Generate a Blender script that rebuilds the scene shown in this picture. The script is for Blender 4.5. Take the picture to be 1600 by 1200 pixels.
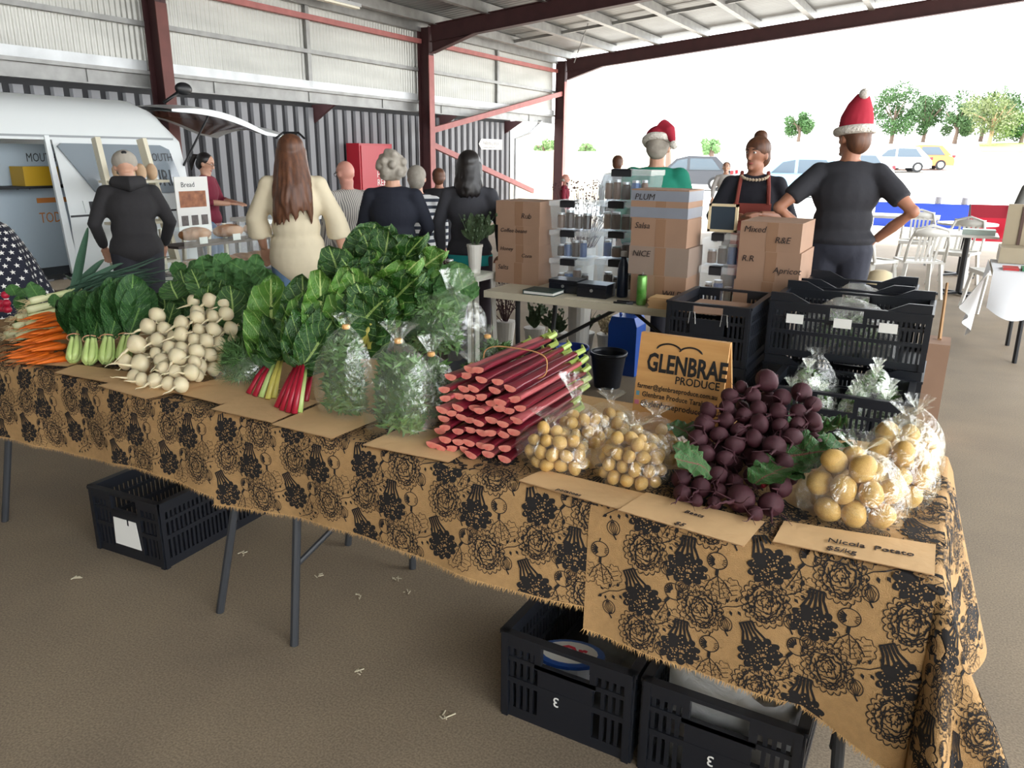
import bpy, math, random
import numpy as np
from mathutils import Vector, Matrix, noise as mnoise
PI = math.pi
for o in list(bpy.data.objects): bpy.data.objects.remove(o)
scene = bpy.context.scene
col = scene.collection
# ------------------------------------------------------------------ camera
F_PX, CX, CY = 1200.0, 800.0, 600.0
PITCH, ROLL, YAW, CAM_H = math.radians(16.6), 0.010, math.radians(29.2), 1.6
_fw = Vector((-math.sin(YAW), math.cos(YAW), 0)); _r0 = Vector((math.cos(YAW), math.sin(YAW), 0)); _up = Vector((0, 0, 1))
CF = _fw * math.cos(PITCH) - _up * math.sin(PITCH)
_u0 = _up * math.cos(PITCH) + _fw * math.sin(PITCH)
CR = _r0 * math.cos(ROLL) + _u0 * math.sin(ROLL)
CU = _u0 * math.cos(ROLL) - _r0 * math.sin(ROLL)
CAM = Vector((0, 0, CAM_H))
cd = bpy.data.cameras.new('camera'); cam = bpy.data.objects.new('camera', cd); col.objects.link(cam)
cd.sensor_fit = 'HORIZONTAL'; cd.sensor_width = 36; cd.lens = 36 * F_PX / 1600.0; cd.clip_end = 600
M4 = Matrix((CR, CU, -CF)).transposed().to_4x4(); M4.translation = CAM
cam.matrix_world = M4
scene.camera = cam
# ------------------------------------------------------------------ world, sun, exposure
w = bpy.data.worlds.new('world'); scene.world = w; w.use_nodes = True
bg = w.node_tree.nodes['Background']; bg.inputs[0].default_value = (0.93, 0.97, 1.0, 1); bg.inputs[1].default_value = 1.0
sd = bpy.data.lights.new('sun', 'SUN'); sd.energy = 2.2; sd.angle = math.radians(12); sd.color = (1, .96, .9)
sun = bpy.data.objects.new('sun', sd); col.objects.link(sun)
sun.rotation_euler = (Vector((0.35, 0.45, 1.0))).to_track_quat('Z', 'Y').to_euler()
scene.view_settings.view_transform = 'Standard'; scene.view_settings.look = 'None'
scene.view_settings.gamma = 1.0; scene.view_settings.use_curve_mapping = False
scene.view_settings.exposure = 2.75
# ------------------------------------------------------------------ pixel -> ray helpers (a pixel only gives a direction)
def ray(px, py): return CR * (px - CX) - CU * (py - CY) + CF * F_PX
def on(px, py, ax, v):
    d = ray(px, py); i = 'xyz'.index(ax); return CAM + d * ((v - CAM[i]) / d[i])
def on_slope(px, py, y0, z0, k):
    # plane z = z0 + k (y - y0): the face of a heap that leans back
    d = ray(px, py); t = (z0 + k * (CAM.y - y0) - CAM.z) / (d.z - k * d.y); return CAM + d * t
# ------------------------------------------------------------------ materials
def srgb(r, g, b):
    f = lambda c: (c / 255) / 12.92 if c <= 10 else (((c / 255) + .055) / 1.055) ** 2.4
    return (f(r), f(g), f(b), 1)
MATS = {}
def mat(name, c, rough=.6, metal=0, spec=.5, var=0.0, vscale=8.0, bump=0.0, bscale=30.0, c2=None, alpha=None, stretch=(1,1,1), emit=None, trans=0, sss=0):
    if name in MATS: return MATS[name]
    m = bpy.data.materials.new(name); m.use_nodes = True; nt = m.node_tree; N = nt.nodes; L = nt.links
    p = N['Principled BSDF']
    c = srgb(*c) if max(c[:3]) > 1.001 else (*c[:3], 1)
    p.inputs['Base Color'].default_value = c; p.inputs['Roughness'].default_value = rough; p.inputs['Metallic'].default_value = metal
    p.inputs['Specular IOR Level'].default_value = spec
    if trans: p.inputs['Transmission Weight'].default_value = trans
    if sss:
        p.inputs['Subsurface Weight'].default_value = sss; p.inputs['Subsurface Radius'].default_value = (.02, .01, .005)
    if var or c2 or bump:
        tc = N.new('ShaderNodeTexCoord'); mp = N.new('ShaderNodeMapping'); mp.inputs['Scale'].default_value = stretch
        L.new(tc.outputs['Object'], mp.inputs['Vector'])
    if var or c2:
        nz = N.new('ShaderNodeTexNoise'); nz.inputs['Scale'].default_value = vscale; nz.inputs['Detail'].default_value = 4
        L.new(mp.outputs[0], nz.inputs['Vector'])
        mx = N.new('ShaderNodeMix'); mx.data_type = 'RGBA'
        cr = N.new('ShaderNodeMapRange'); cr.inputs[1].default_value = .3; cr.inputs[2].default_value = .7
        L.new(nz.outputs['Fac'], cr.inputs[0]); L.new(cr.outputs[0], mx.inputs[0])
        if c2: b2 = srgb(*c2) if max(c2[:3]) > 1.001 else (*c2[:3], 1)
        else: b2 = tuple(x * (1 - var) for x in c[:3]) + (1,)
        mx.inputs[6].default_value = c; mx.inputs[7].default_value = b2
        L.new(mx.outputs[2], p.inputs['Base Color'])
    if bump:
        nb = N.new('ShaderNodeTexNoise'); nb.inputs['Scale'].default_value = bscale; nb.inputs['Detail'].default_value = 3
        L.new(mp.outputs[0], nb.inputs['Vector'])
        bp = N.new('ShaderNodeBump'); bp.inputs['Strength'].default_value = bump; bp.inputs['Distance'].default_value = .02
        L.new(nb.outputs['Fac'], bp.inputs['Height']); L.new(bp.outputs[0], p.inputs['Normal'])
    if emit:
        p.inputs['Emission Color'].default_value = (*emit[:3], 1); p.inputs['Emission Strength'].default_value = emit[3]
    MATS[name] = m; return m
def film(name, tint=(.90, .92, .90), gloss=.13, diff=.03, rough=.10, bscale=26, bump=.75):
    # thin clear plastic: lets most light through, adds a sheen and a little haze
    if name in MATS: return MATS[name]
    m = bpy.data.materials.new(name); m.use_nodes = True; nt = m.node_tree; N = nt.nodes; L = nt.links
    N.remove(N['Principled BSDF']); out = N['Material Output']
    tr = N.new('ShaderNodeBsdfTransparent'); tr.inputs[0].default_value = (*tint, 1)
    gl = N.new('ShaderNodeBsdfGlossy'); gl.inputs[0].default_value = (gloss,) * 3 + (1,); gl.inputs[1].default_value = rough
    df = N.new('ShaderNodeBsdfDiffuse'); df.inputs[0].default_value = (diff, diff, diff * .97, 1)
    a1 = N.new('ShaderNodeAddShader'); a2 = N.new('ShaderNodeAddShader')
    L.new(gl.outputs[0], a1.inputs[0]); L.new(df.outputs[0], a1.inputs[1]); L.new(tr.outputs[0], a2.inputs[0]); L.new(a1.outputs[0], a2.inputs[1])
    L.new(a2.outputs[0], out.inputs[0])
    tc = N.new('ShaderNodeTexCoord'); nb = N.new('ShaderNodeTexNoise'); nb.inputs['Scale'].default_value = bscale; nb.inputs['Detail'].default_value = 4; nb.inputs['Distortion'].default_value = 1.2
    L.new(tc.outputs['Object'], nb.inputs['Vector'])
    bp = N.new('ShaderNodeBump'); bp.inputs['Strength'].default_value = bump; bp.inputs['Distance'].default_value = .02
    L.new(nb.outputs['Fac'], bp.inputs['Height'])
    L.new(bp.outputs[0], gl.inputs['Normal']); L.new(bp.outputs[0], df.inputs['Normal'])
    MATS[name] = m; return m
def leafmat(name, c, cv, rough=.42, veins=9.0, vstr=.75, c2=None):
    # UV: u across (0.5 = midrib), v along
    if name in MATS: return MATS[name]
    m = bpy.data.materials.new(name); m.use_nodes = True; nt = m.node_tree; N = nt.nodes; L = nt.links
    p = N['Principled BSDF']; p.inputs['Roughness'].default_value = rough
    uv = N.new('ShaderNodeUVMap'); sx = N.new('ShaderNodeSeparateXYZ'); L.new(uv.outputs[0], sx.inputs[0])
    def math_(op, a, b=None):
        n = N.new('ShaderNodeMath'); n.operation = op
        for i, v in enumerate((a, b)):
            if v is None: continue
            if isinstance(v, (int, float)): n.inputs[i].default_value = v
            else: L.new(v, n.inputs[i])
        return n.outputs[0]
    au = math_('ABSOLUTE', math_('SUBTRACT', sx.outputs[0], .5))
    mid = math_('LESS_THAN', au, .028)
    ph = math_('SUBTRACT', math_('MULTIPLY', sx.outputs[1], veins * 2 * PI), math_('MULTIPLY', au, 26.0))
    sv = math_('GREATER_THAN', math_('SINE', ph), .955)
    vv = math_('MULTIPLY', math_('MAXIMUM', mid, math_('MULTIPLY', sv, .55)), vstr)
    nz = N.new('ShaderNodeTexNoise'); nz.inputs['Scale'].default_value = 9; nz.inputs['Detail'].default_value = 4
    mx0 = N.new('ShaderNodeMix'); mx0.data_type = 'RGBA'; mx0.inputs[6].default_value = srgb(*c)
    mx0.inputs[7].default_value = srgb(*(c2 or tuple(int(x * .62) for x in c)))
    tc = N.new('ShaderNodeTexCoord'); L.new(tc.outputs['Object'], nz.inputs['Vector']); L.new(nz.outputs['Fac'], mx0.inputs[0])
    mx = N.new('ShaderNodeMix'); mx.data_type = 'RGBA'; L.new(vv, mx.inputs[0]); L.new(mx0.outputs[2], mx.inputs[6]); mx.inputs[7].default_value = srgb(*cv)
    L.new(mx.outputs[2], p.inputs['Base Color'])
    nb = N.new('ShaderNodeTexNoise'); nb.inputs['Scale'].default_value = 38; nb.inputs['Detail'].default_value = 2; L.new(tc.outputs['Object'], nb.inputs['Vector'])
    hh = math_('SUBTRACT', nb.outputs['Fac'], math_('MULTIPLY', vv, .8))
    bp = N.new('ShaderNodeBump'); bp.inputs['Strength'].default_value = .55; bp.inputs['Distance'].default_value = .012
    L.new(hh, bp.inputs['Height']); L.new(bp.outputs[0], p.inputs['Normal'])
    MATS[name] = m; return m
# ------------------------------------------------------------------ mesh builder
def rotz(a): return Matrix.Rotation(a, 3, 'Z')
class MB:
    def __init__(s): s.v = []; s.f = []; s.mi = []; s.uv = None; s.cur = 0
    def add(s, vs, fs):
        b = len(s.v); s.v += [tuple(v) for v in vs]; s.f += [tuple(i + b for i in f) for f in fs]; s.mi += [s.cur] * len(fs); return s
    def box(s, c, size, R=None):
        hx, hy, hz = size[0] / 2, size[1] / 2, size[2] / 2
        vs = [Vector((x, y, z)) for x in (-hx, hx) for y in (-hy, hy) for z in (-hz, hz)]
        if R is not None: vs = [R @ v for v in vs]
        c = Vector(c); vs = [v + c for v in vs]
        return s.add(vs, [(0, 1, 3, 2), (4, 6, 7, 5), (0, 4, 5, 1), (2, 3, 7, 6), (0, 2, 6, 4), (1, 5, 7, 3)])
    def bx(s, x0, x1, y0, y1, z0, z1): return s.box(((x0 + x1) / 2, (y0 + y1) / 2, (z0 + z1) / 2), (abs(x1 - x0), abs(y1 - y0), abs(z1 - z0)))
    def bar(s, a, b, wx, wz, up=(0, 0, 1)):
        a, b = Vector(a), Vector(b); d = (b - a); l = d.length; d.normalize()
        u = Vector(up); sx = d.cross(u)
        if sx.length < 1e-4: sx = d.cross(Vector((1, 0, 0)))
        sx.normalize(); u = sx.cross(d)
        R = Matrix((sx, d, u)).transposed()
        return s.box((a + b) / 2, (wx, l, wz), R)
    def tube(s, pts, rad, seg=8, caps=True, flat=1.0):
        pts = [Vector(p) for p in pts]; n = len(pts)
        if not hasattr(rad, '__len__'): rad = [rad] * n
        base = len(s.v); prev = None; fs = []; vs = []
        for i, p in enumerate(pts):
            d = (pts[min(i + 1, n - 1)] - pts[max(i - 1, 0)])
            if d.length < 1e-9: d = Vector((0, 0, 1))
            d.normalize()
            if prev is None:
                a = Vector((0, 0, 1)) if abs(d.z) < .9 else Vector((1, 0, 0)); u = (a - d * a.dot(d)).normalized()
            else:
                u = prev - d * prev.dot(d); u = u.normalized() if u.length > 1e-6 else Vector((1, 0, 0))
            prev = u; w_ = d.cross(u)
            for k in range(seg):
                t = 2 * PI * k / seg; vs.append(p + (u * math.cos(t) * flat + w_ * math.sin(t)) * rad[i])
        for i in range(n - 1):
            for k in range(seg):
                a = i * seg + k; b = i * seg + (k + 1) % seg; fs.append((a, b, b + seg, a + seg))
        if caps: fs.append(tuple(range(seg - 1, -1, -1))); fs.append(tuple((n - 1) * seg + k for k in range(seg)))
        return s.add(vs, fs)
    def lathe(s, prof, seg=16, c=(0, 0, 0), R=None, cap=True):
        vs = []; fs = []; c = Vector(c)
        for r, z in prof:
            for k in range(seg):
                t = 2 * PI * k / seg; v = Vector((r * math.cos(t), r * math.sin(t), z))
                vs.append((R @ v if R is not None else v) + c)
        n = len(prof)
        for i in range(n - 1):
            for k in range(seg):
                a = i * seg + k; b = i * seg + (k + 1) % seg; fs.append((a, b, b + seg, a + seg))
        if cap: fs.append(tuple(range(seg - 1, -1, -1))); fs.append(tuple((n - 1) * seg + k for k in range(seg)))
        return s.add(vs, fs)
    def ell(s, c, r, seg=12, rings=8, R=None, fn=None):
        vs = []; fs = []; c = Vector(c)
        if not hasattr(r, '__len__'): r = (r, r, r)
        for i in range(rings + 1):
            ph = PI * i / rings
            for k in range(seg):
                t = 2 * PI * k / seg; v = Vector((math.sin(ph) * math.cos(t) * r[0], math.sin(ph) * math.sin(t) * r[1], -math.cos(ph) * r[2]))
                if fn: v = fn(v)
                vs.append((R @ v if R is not None else v) + c)
        for i in range(rings):
            for k in range(seg):
                a = i * seg + k; b = i * seg + (k + 1) % seg; fs.append((a, b, b + seg, a + seg))
        return s.add(vs, fs)
    def grid(s, fn, nu, nv, skip=None, flip=False):
        vs = [fn(i / nu, j / nv) for i in range(nu + 1) for j in range(nv + 1)]; fs = []
        for i in range(nu):
            for j in range(nv):
                if skip and skip((i + .5) / nu, (j + .5) / nv): continue
                a = i * (nv + 1) + j; f = (a, a + nv + 1, a + nv + 2, a + 1); fs.append(f[::-1] if flip else f)
        if s.uv is None: s.uv = {}
        b = len(s.v)
        for i in range(nu + 1):
            for j in range(nv + 1): s.uv[b + i * (nv + 1) + j] = (i / nu, j / nv)
        return s.add(vs, fs)
    def prism(s, poly, d, origin=(0, 0, 0), ux=(1, 0, 0), uy=(0, 0, 1)):
        # polygon in the (ux, uy) plane, thickness vector d
        ux, uy, d, o = Vector(ux), Vector(uy), Vector(d), Vector(origin); n = len(poly)
        a = [o + ux * p[0] + uy * p[1] for p in poly]; vs = a + [v + d for v in a]
        fs = [tuple(range(n)), tuple(range(2 * n - 1, n - 1, -1))] + [(i, i + n, (i + 1) % n + n, (i + 1) % n) for i in range(n)]
        return s.add(vs, fs)
    def mesh(s, name, mats, smooth=False):
        me = bpy.data.meshes.new(name); me.from_pydata(s.v, [], s.f)
        if not isinstance(mats, (list, tuple)): mats = [mats]
        for m in mats: me.materials.append(m)
        if len(mats) > 1: me.polygons.foreach_set('material_index', s.mi)
        if smooth: me.polygons.foreach_set('use_smooth', [True] * len(me.polygons))
        if s.uv:
            ul = me.uv_layers.new(name='UVMap'); li = np.zeros(len(me.loops), dtype=np.int32); me.loops.foreach_get('vertex_index', li)
            arr = np.zeros((len(s.v), 2), dtype=np.float32)
            for k, q in s.uv.items(): arr[k] = q
            ul.data.foreach_set('uv', arr[li].ravel())
        me.validate(); me.update(); return me
    def build(s, name, mats, parent=None, smooth=False, loc=None):
        return obj(name, s.mesh(name, mats, smooth), parent, loc)
def obj(name, me, parent=None, loc=None, rot=None, scale=None):
    o = bpy.data.objects.new(name, me); col.objects.link(o)
    if parent is not None: o.parent = parent
    if loc is not None: o.location = loc
    if rot is not None: o.rotation_euler = rot
    if scale is not None: o.scale = scale if hasattr(scale, '__len__') else (scale,) * 3
    return o
def tag(o, label, cat, group=None):
    o['label'] = label; o['category'] = cat
    if group: o['group'] = group
    return o
def thing(name, label, cat, loc=(0, 0, 0), rz=0, group=None):
    o = bpy.data.objects.new(name, None); col.objects.link(o); o.empty_display_size = .05
    o.location = loc; o.rotation_euler = (0, 0, rz); return tag(o, label, cat, group)
def struct(o): o['kind'] = 'structure'; return o
def copy_tree(o, loc=None, rz=None, parent=None, label=None, group=None, rot=None, scale=None):
    c = o.copy(); col.objects.link(c)
    if parent is not None: c.parent = parent
    if loc is not None: c.location = loc
    if rz is not None: c.rotation_euler = (0, 0, rz)
    if rot is not None: c.rotation_euler = rot
    if scale is not None: c.scale = (scale,) * 3 if not hasattr(scale, '__len__') else scale
    if label: c['label'] = label
    if group: c['group'] = group
    for ch in o.children: copy_tree(ch, parent=c)
    return c
def remesh(mb, name, mats, parent, voxel=.012, smooth_it=4, loc=None, keep=None):
    # fuse overlapping closed volumes into one continuous skin
    me = mb.mesh(name, mats); t = bpy.data.objects.new('tmp', me); col.objects.link(t)
    r = t.modifiers.new('r', 'REMESH'); r.mode = 'VOXEL'; r.voxel_size = voxel; r.use_smooth_shade = True
    if smooth_it:
        sm = t.modifiers.new('s', 'SMOOTH'); sm.factor = .5; sm.iterations = smooth_it
    dg = bpy.context.evaluated_depsgraph_get(); e = t.evaluated_get(dg)
    m2 = bpy.data.meshes.new_from_object(e); bpy.data.objects.remove(t); bpy.data.meshes.remove(me)
    m2.name = name
    for p in m2.polygons: p.use_smooth = True
    return obj(name, m2, parent, loc)
def text_mesh(txt, size, M, mt, name, parent=None, bold=0.0, sx=1.0, shear=0.0, align='LEFT', thick=.0006):
    # flat lettering: M is a 4x4 whose X axis runs along the line and Y axis up the letters
    cu = bpy.data.curves.new(name, 'FONT'); cu.body = txt; cu.size = size; cu.offset = bold; cu.shear = shear; cu.align_x = align; cu.extrude = thick
    cu.resolution_u = 2
    t = bpy.data.objects.new('tmp', cu); col.objects.link(t)
    dg = bpy.context.evaluated_depsgraph_get(); dg.update(); me = bpy.data.meshes.new_from_object(t.evaluated_get(dg))
    bpy.data.objects.remove(t); me.transform(Matrix.Diagonal((sx, 1, 1, 1))); me.transform(M); me.materials.clear(); me.materials.append(mt)
    return obj(name, me, parent)
def frame4(o, x, y):
    x = Vector(x).normalized(); y = Vector(y); y = (y - x * y.dot(x)).normalized(); z = x.cross(y)
    m = Matrix((x, y, z)).transposed().to_4x4(); m.translation = Vector(o); return m
rnd = random.Random(7)
def U(a, b): return rnd.uniform(a, b)
# ================================================================== the shed and the ground
M_conc = mat('concrete', (152, 135, 112), .75, c2=(136, 121, 102), vscale=2.3, bump=.06, bscale=260)
_n = M_conc.node_tree; _p = _n.nodes['Principled BSDF']; _old = _p.inputs['Base Color'].links[0].from_socket
_v = _n.nodes.new('ShaderNodeTexNoise'); _v.inputs['Scale'].default_value = 150; _v.inputs['Detail'].default_value = 5
_tc = _n.nodes.new('ShaderNodeTexCoord'); _n.links.new(_tc.outputs['Object'], _v.inputs['Vector'])
_r = _n.nodes.new('ShaderNodeMapRange'); _r.inputs[1].default_value = .35; _r.inputs[2].default_value = .65; _r.inputs[3].default_value = .72; _r.inputs[4].default_value = 1.16; _n.links.new(_v.outputs['Fac'], _r.inputs[0])
_m = _n.nodes.new('ShaderNodeMix'); _m.data_type = 'RGBA'; _m.blend_type = 'MULTIPLY'; _m.inputs[0].default_value = 1; _n.links.new(_old, _m.inputs[6]); _n.links.new(_r.outputs[0], _m.inputs[7]); _n.links.new(_m.outputs[2], _p.inputs['Base Color'])
M_out = mat('gravel_lot', (190, 186, 180), .9, var=.12, vscale=.6)
M_grass = mat('lawn', (120, 165, 60), .9, var=.3, vscale=3)
M_galv = mat('galvanised_sheet', (196, 196, 190), .42, metal=.35, var=.22, vscale=1.6, stretch=(1, .4, 2.5))
M_galvd = mat('galvanised_steel', (158, 158, 156), .45, metal=.4, var=.3, vscale=5)
M_flash = mat('zinc_flashing', (205, 208, 210), .4, metal=.35, var=.25, vscale=3)
M_red = mat('oxide_red_steel', (112, 62, 56), .6, var=.25, vscale=5)
M_redd = mat('dark_oxide_steel', (74, 42, 44), .6, var=.25, vscale=5)
M_pink = mat('faded_red_steel', (178, 108, 104), .6, var=.2, vscale=6)
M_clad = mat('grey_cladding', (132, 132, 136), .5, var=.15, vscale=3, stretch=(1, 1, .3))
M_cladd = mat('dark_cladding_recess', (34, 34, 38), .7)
M_black = mat('black_metal', (28, 29, 32), .45)
XW = -9.35
POSTS = (1.15, 7.1, 13.0, 18.95)
E_Z = 3.68
SL = math.tan(math.radians(5.2)); RIDGE = 5.2   # single-pitch roof; unseen back end and open high side are shaped for the light
def roof_z(x): return E_Z + .30 + SL * (x - XW)
g = MB(); g.add([(-160, -60, -.03), (160, -60, -.03), (160, 260, -.03), (-160, 260, -.03)], [(0, 1, 2, 3)])
struct(g.build('ground', M_out))
fl = MB(); fl.bx(-10.6, 6.5, -10, 20.2, -.2, 0)
struct(fl.build('floor', M_conc))
# slab joints: saw cuts seen as thin lines
ew = MB(); ew.bx(-10.6, 6.0, -10.1, -10, 0, 5.2); struct(ew.build('wall_front_light_block', M_galv))  # unseen wall behind the camera, added to block light from the front
# upper wall of corrugated sheet
def corrug(fn, n, amp):   # fn(t, h) along ribs
    pass
ww = MB()
NY = int(28.95 / .076 * 6)
ww.grid(lambda a, b: Vector((XW - .10 + .011 * math.cos(2 * PI * (-10 + 28.9 * a) / .076), -10 + 28.9 * a, 2.62 + (E_Z + .28 - 2.62) * b)), NY, 1)
wall_left = struct(ww.build('wall_left', M_galv, smooth=True))
tr = MB()
for y0, y1 in ((-10, 7.0), (7.2, 12.9), (13.1, 18.85)):
    tr.bx(XW - .06, XW - .02, y0, y1, 2.60, 2.72)
struct(tr.build('trim_1', M_flash))
tr = MB(); tr.bx(XW - .10, XW - .0, -10, 18.9, 2.555, 2.60); tr.bx(XW - .13, XW - .09, -10, 18.9, 2.40, 2.555); tr.bx(XW - .12, XW - .02, -10, 18.9, 2.385, 2.40)
for y in np.arange(-5.2, 18.5, 1.9): tr.bx(XW - .09, XW - .075, y, y + .03, 2.40, 2.555)
struct(tr.build('trim_2', M_galvd))
gi = MB()
gi.bx(XW - .07, XW - .0, -10, 18.9, 3.13, 3.19); gi.bx(XW - .07, XW + .03, -10, 18.9, 3.83, 4.0)
struct(gi.build('trim_3', M_galvd))
tu = MB(); tu.bx(XW - .04, XW + .04, -10, 18.9, 3.62, 3.70)
struct(tu.build('trim_4', M_pink))
ms = MB()
for y in (4.2, 10.0, 16.0): ms.bx(XW - .07, XW - .02, y - .04, y + .04, 2.62, 3.95)
struct(ms.build('trim_5', M_galvd))
# steel posts (I-sections), rafters, roof
def ibeam(m, a, b, dpt, wid, up):
    a, b = Vector(a), Vector(b); d = (b - a).normalized(); u = Vector(up); sx = d.cross(u).normalized(); u = sx.cross(d)
    m.bar(a, b, .012, dpt, up=u)
    for s_ in (-1, 1): m.bar(a + u * s_ * (dpt / 2 - .006), b + u * s_ * (dpt / 2 - .006), wid, .012, up=u)
for i, y in enumerate(POSTS):
    t = thing('steel_post', ['dark red steel post beyond the white van', 'dark red steel post behind the van tailgate', 'dark red steel post with pink diagonal braces bolted to it', 'dark red steel corner post at the open end of the shed'][i], 'post', (XW + .12, y, 0))
    m = MB(); ibeam(m, (0, 0, 0), (0, 0, E_Z + .22), .26, .16, (1, 0, 0)); m.bx(-.13, .13, -.085, -.02, 0, 2.5) if i == 3 else None
    m.build('column', M_redd if i else M_red, t)
    fm = MB(); fm.bx(.118, .136, -.082, .082, 0, 3.4); fm.build('flange', M_pink if i >= 2 else M_red, t)
    bp_ = MB(); bp_.bx(-.18, .18, -.14, .14, 0, .02); bp_.build('base_plate', M_redd, t)
    r = thing('steel_rafter', ['dark red roof rafter above the van', 'dark red roof rafter rising from the post by the tailgate', 'dark red haunched rafter rising from the braced post', 'dark red end rafter over the open end of the shed'][i], 'rafter', (XW + .262, y, E_Z + .1))
    m = MB(); ibeam(m, (0, 0, 0), (RIDGE - XW - .2, 0, SL * (RIDGE - XW)), .30, .16, (0, 0, 1))
    m.build('beam', M_redd, r)
    m = MB(); m.prism([(0.02, -.12), (1.0, -.03), (.02, -.34)], (0, .02, 0), (0, -.01, 0)); m.bar((.02, 0, -.34), (1.0, 0, -.05), .15, .012); m.build('haunch', M_redd, r)
for i, y in enumerate(POSTS):
    m = MB(); ibeam(m, (RIDGE - .1, y, 0), (RIDGE - .1, y, roof_z(RIDGE) - .36), .22, .16, (1, 0, 0)); tag(m.build('steel_post', M_redd), 'dark red steel post on the open high side of the shed', 'post', 'posts on the open side')
# pink diagonal braces between post three and four
for k, (y0, z0, y1, z1) in enumerate(((13.1, 2.05, 18.9, 3.12), (13.1, 1.78, 17.4, .75))):
    m = MB(); m.bar((XW + .16, y0, z0), (XW + .16, y1, z1), .07, .11)
    tag(m.build('diagonal_brace', M_pink), ['pink steel brace rising to the corner post', 'pink steel brace sloping down with yellow marks behind the dark-haired woman'][k], 'brace')
# roof: purlins and sheet
rf = MB()
NX = 2
rf.grid(lambda a, b: Vector(((XW - .3) + (RIDGE - XW + .3) * b, -10 + 29.3 * a, roof_z(XW + (RIDGE - XW) * b) + .10 - (.025 if b == 0 else 0) + .012 * math.cos(2 * PI * (29.3 * a) / .076 * .5))), 1160, 1)
struct(rf.build('ceiling', mat('roof_sheet', (150, 154, 156), .4, metal=.3, var=.2, vscale=1.5), smooth=True))
pk = 0
for x in np.arange(XW + .35, 5.3, 1.15):
    m = MB(); z = roof_z(x); m.bx(x - .035, x + .035, -10, 19.1, z - .07, z + .085); m.bx(x - .06, x + .06, -10, 19.1, z - .085, z - .07)
    tag(m.build('roof_purlin', M_galvd), 'galvanised steel purlin under the corrugated shed roof', 'purlin', 'purlins under the roof')
for y in (10.05, 16.0, 4.2):
    m = MB(); m.bar((XW + .2, y, roof_z(XW) - .0), (RIDGE, y, roof_z(RIDGE) - .0), .05, .06)
    tag(m.build('bridging_bar', M_galvd), 'thin grey bridging bar crossing the roof purlins', 'bar', 'bridging bars under the roof')
m = MB(); m.tube([on(925, 20, 'y', 16.2), on(897, 98, 'y', 16.2)], .012, 6); 
tag(m.build('hanging_rod', M_galvd), 'thin rod hanging from the roof purlins', 'rod')
# neighbouring building with dark ribbed cladding
XC = -9.95
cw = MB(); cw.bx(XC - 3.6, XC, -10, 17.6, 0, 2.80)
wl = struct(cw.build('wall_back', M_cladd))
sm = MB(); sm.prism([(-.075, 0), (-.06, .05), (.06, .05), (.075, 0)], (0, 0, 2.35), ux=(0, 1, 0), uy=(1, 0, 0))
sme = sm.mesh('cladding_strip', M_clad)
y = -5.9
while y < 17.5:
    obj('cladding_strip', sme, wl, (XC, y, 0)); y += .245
pp = MB(); pp.tube([(XC + .12, 17.65, 0), (XC + .12, 17.65, 2.0), (XC + .4, 17.9, 2.15), (XC + .55, 18.2, 2.42)], .045, 8)
tag(pp.build('downpipe', M_flash), 'pale downpipe at the end of the dark clad wall', 'downpipe')
for y in (10.6, 14.4, 17.3):
    m = MB(); m.prism([(0, 0), (0, -.30), (1.15, 0)], (0, .06, 0), (XC, y, 2.40), ux=(1, 0, 0) if False else (.45, 0, 0), uy=(0, 0, 1)); 
    tag(m.build('eave_bracket', M_redd), 'dark maroon triangular eave bracket above the clad wall', 'bracket', 'maroon eave brackets')
# cream fence beyond the clad wall
fb = thing('metal_fence', 'pale cream sheet fence beyond the clad building', 'fence', (-13, 26, 0))
m = MB(); m.prism([(-.1, 0), (-.08, .025), (.08, .025), (.1, 0)], (0, 0, 1.75), ux=(1, 0, 0), uy=(0, -1, 0)); fme = m.mesh('fence_sheet', mat('cream_fence', (214, 205, 184), .6))
for k in range(44): obj('fence_sheet', fme, fb, (-4.4 + .2 * k, 0, 0))
_d = ray(520, 2); _P = CAM + _d * ((E_Z + .14 - SL * XW - CAM.z) / (_d.z - SL * _d.x))   # where the ray meets a plane just under the roof
lf_ = thing('light_fitting', 'pale strip light fixed under the roof above the wall', 'light', _P)
m = MB(); m.bx(-.07, .07, -.6, .6, 0, .05); m.build('housing', M_flash, lf_); m = MB(); m.bx(-.05, .05, -.58, .58, -.03, 0); m.build('diffuser', mat('light_diffuser', (236, 232, 214), .5), lf_)
for _y in (-.4, .4): m = MB(); m.bx(-.02, .02, _y - .02, _y + .02, .05, .262); m.build('hanger', M_galvd, lf_)
for k in range(9):
    P = on([566, 380, 500, 560, 640, 120, 620, 640, 700][k], [1050, 865, 900, 932, 855, 905, 905, 925, 1120][k], 'z', 0); m = MB()
    for q in range(4): m.bar((U(-.02, .02), U(-.02, .02), .003), (U(-.02, .02), U(-.02, .02), .004), .003, .003)
    tag(m.build('straw_scrap', mat('straw_bits', (206, 196, 170), .9), None, loc=P), 'tiny pale scrap of dry leaf on the concrete floor', 'scrap', 'scraps on the floor')
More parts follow.
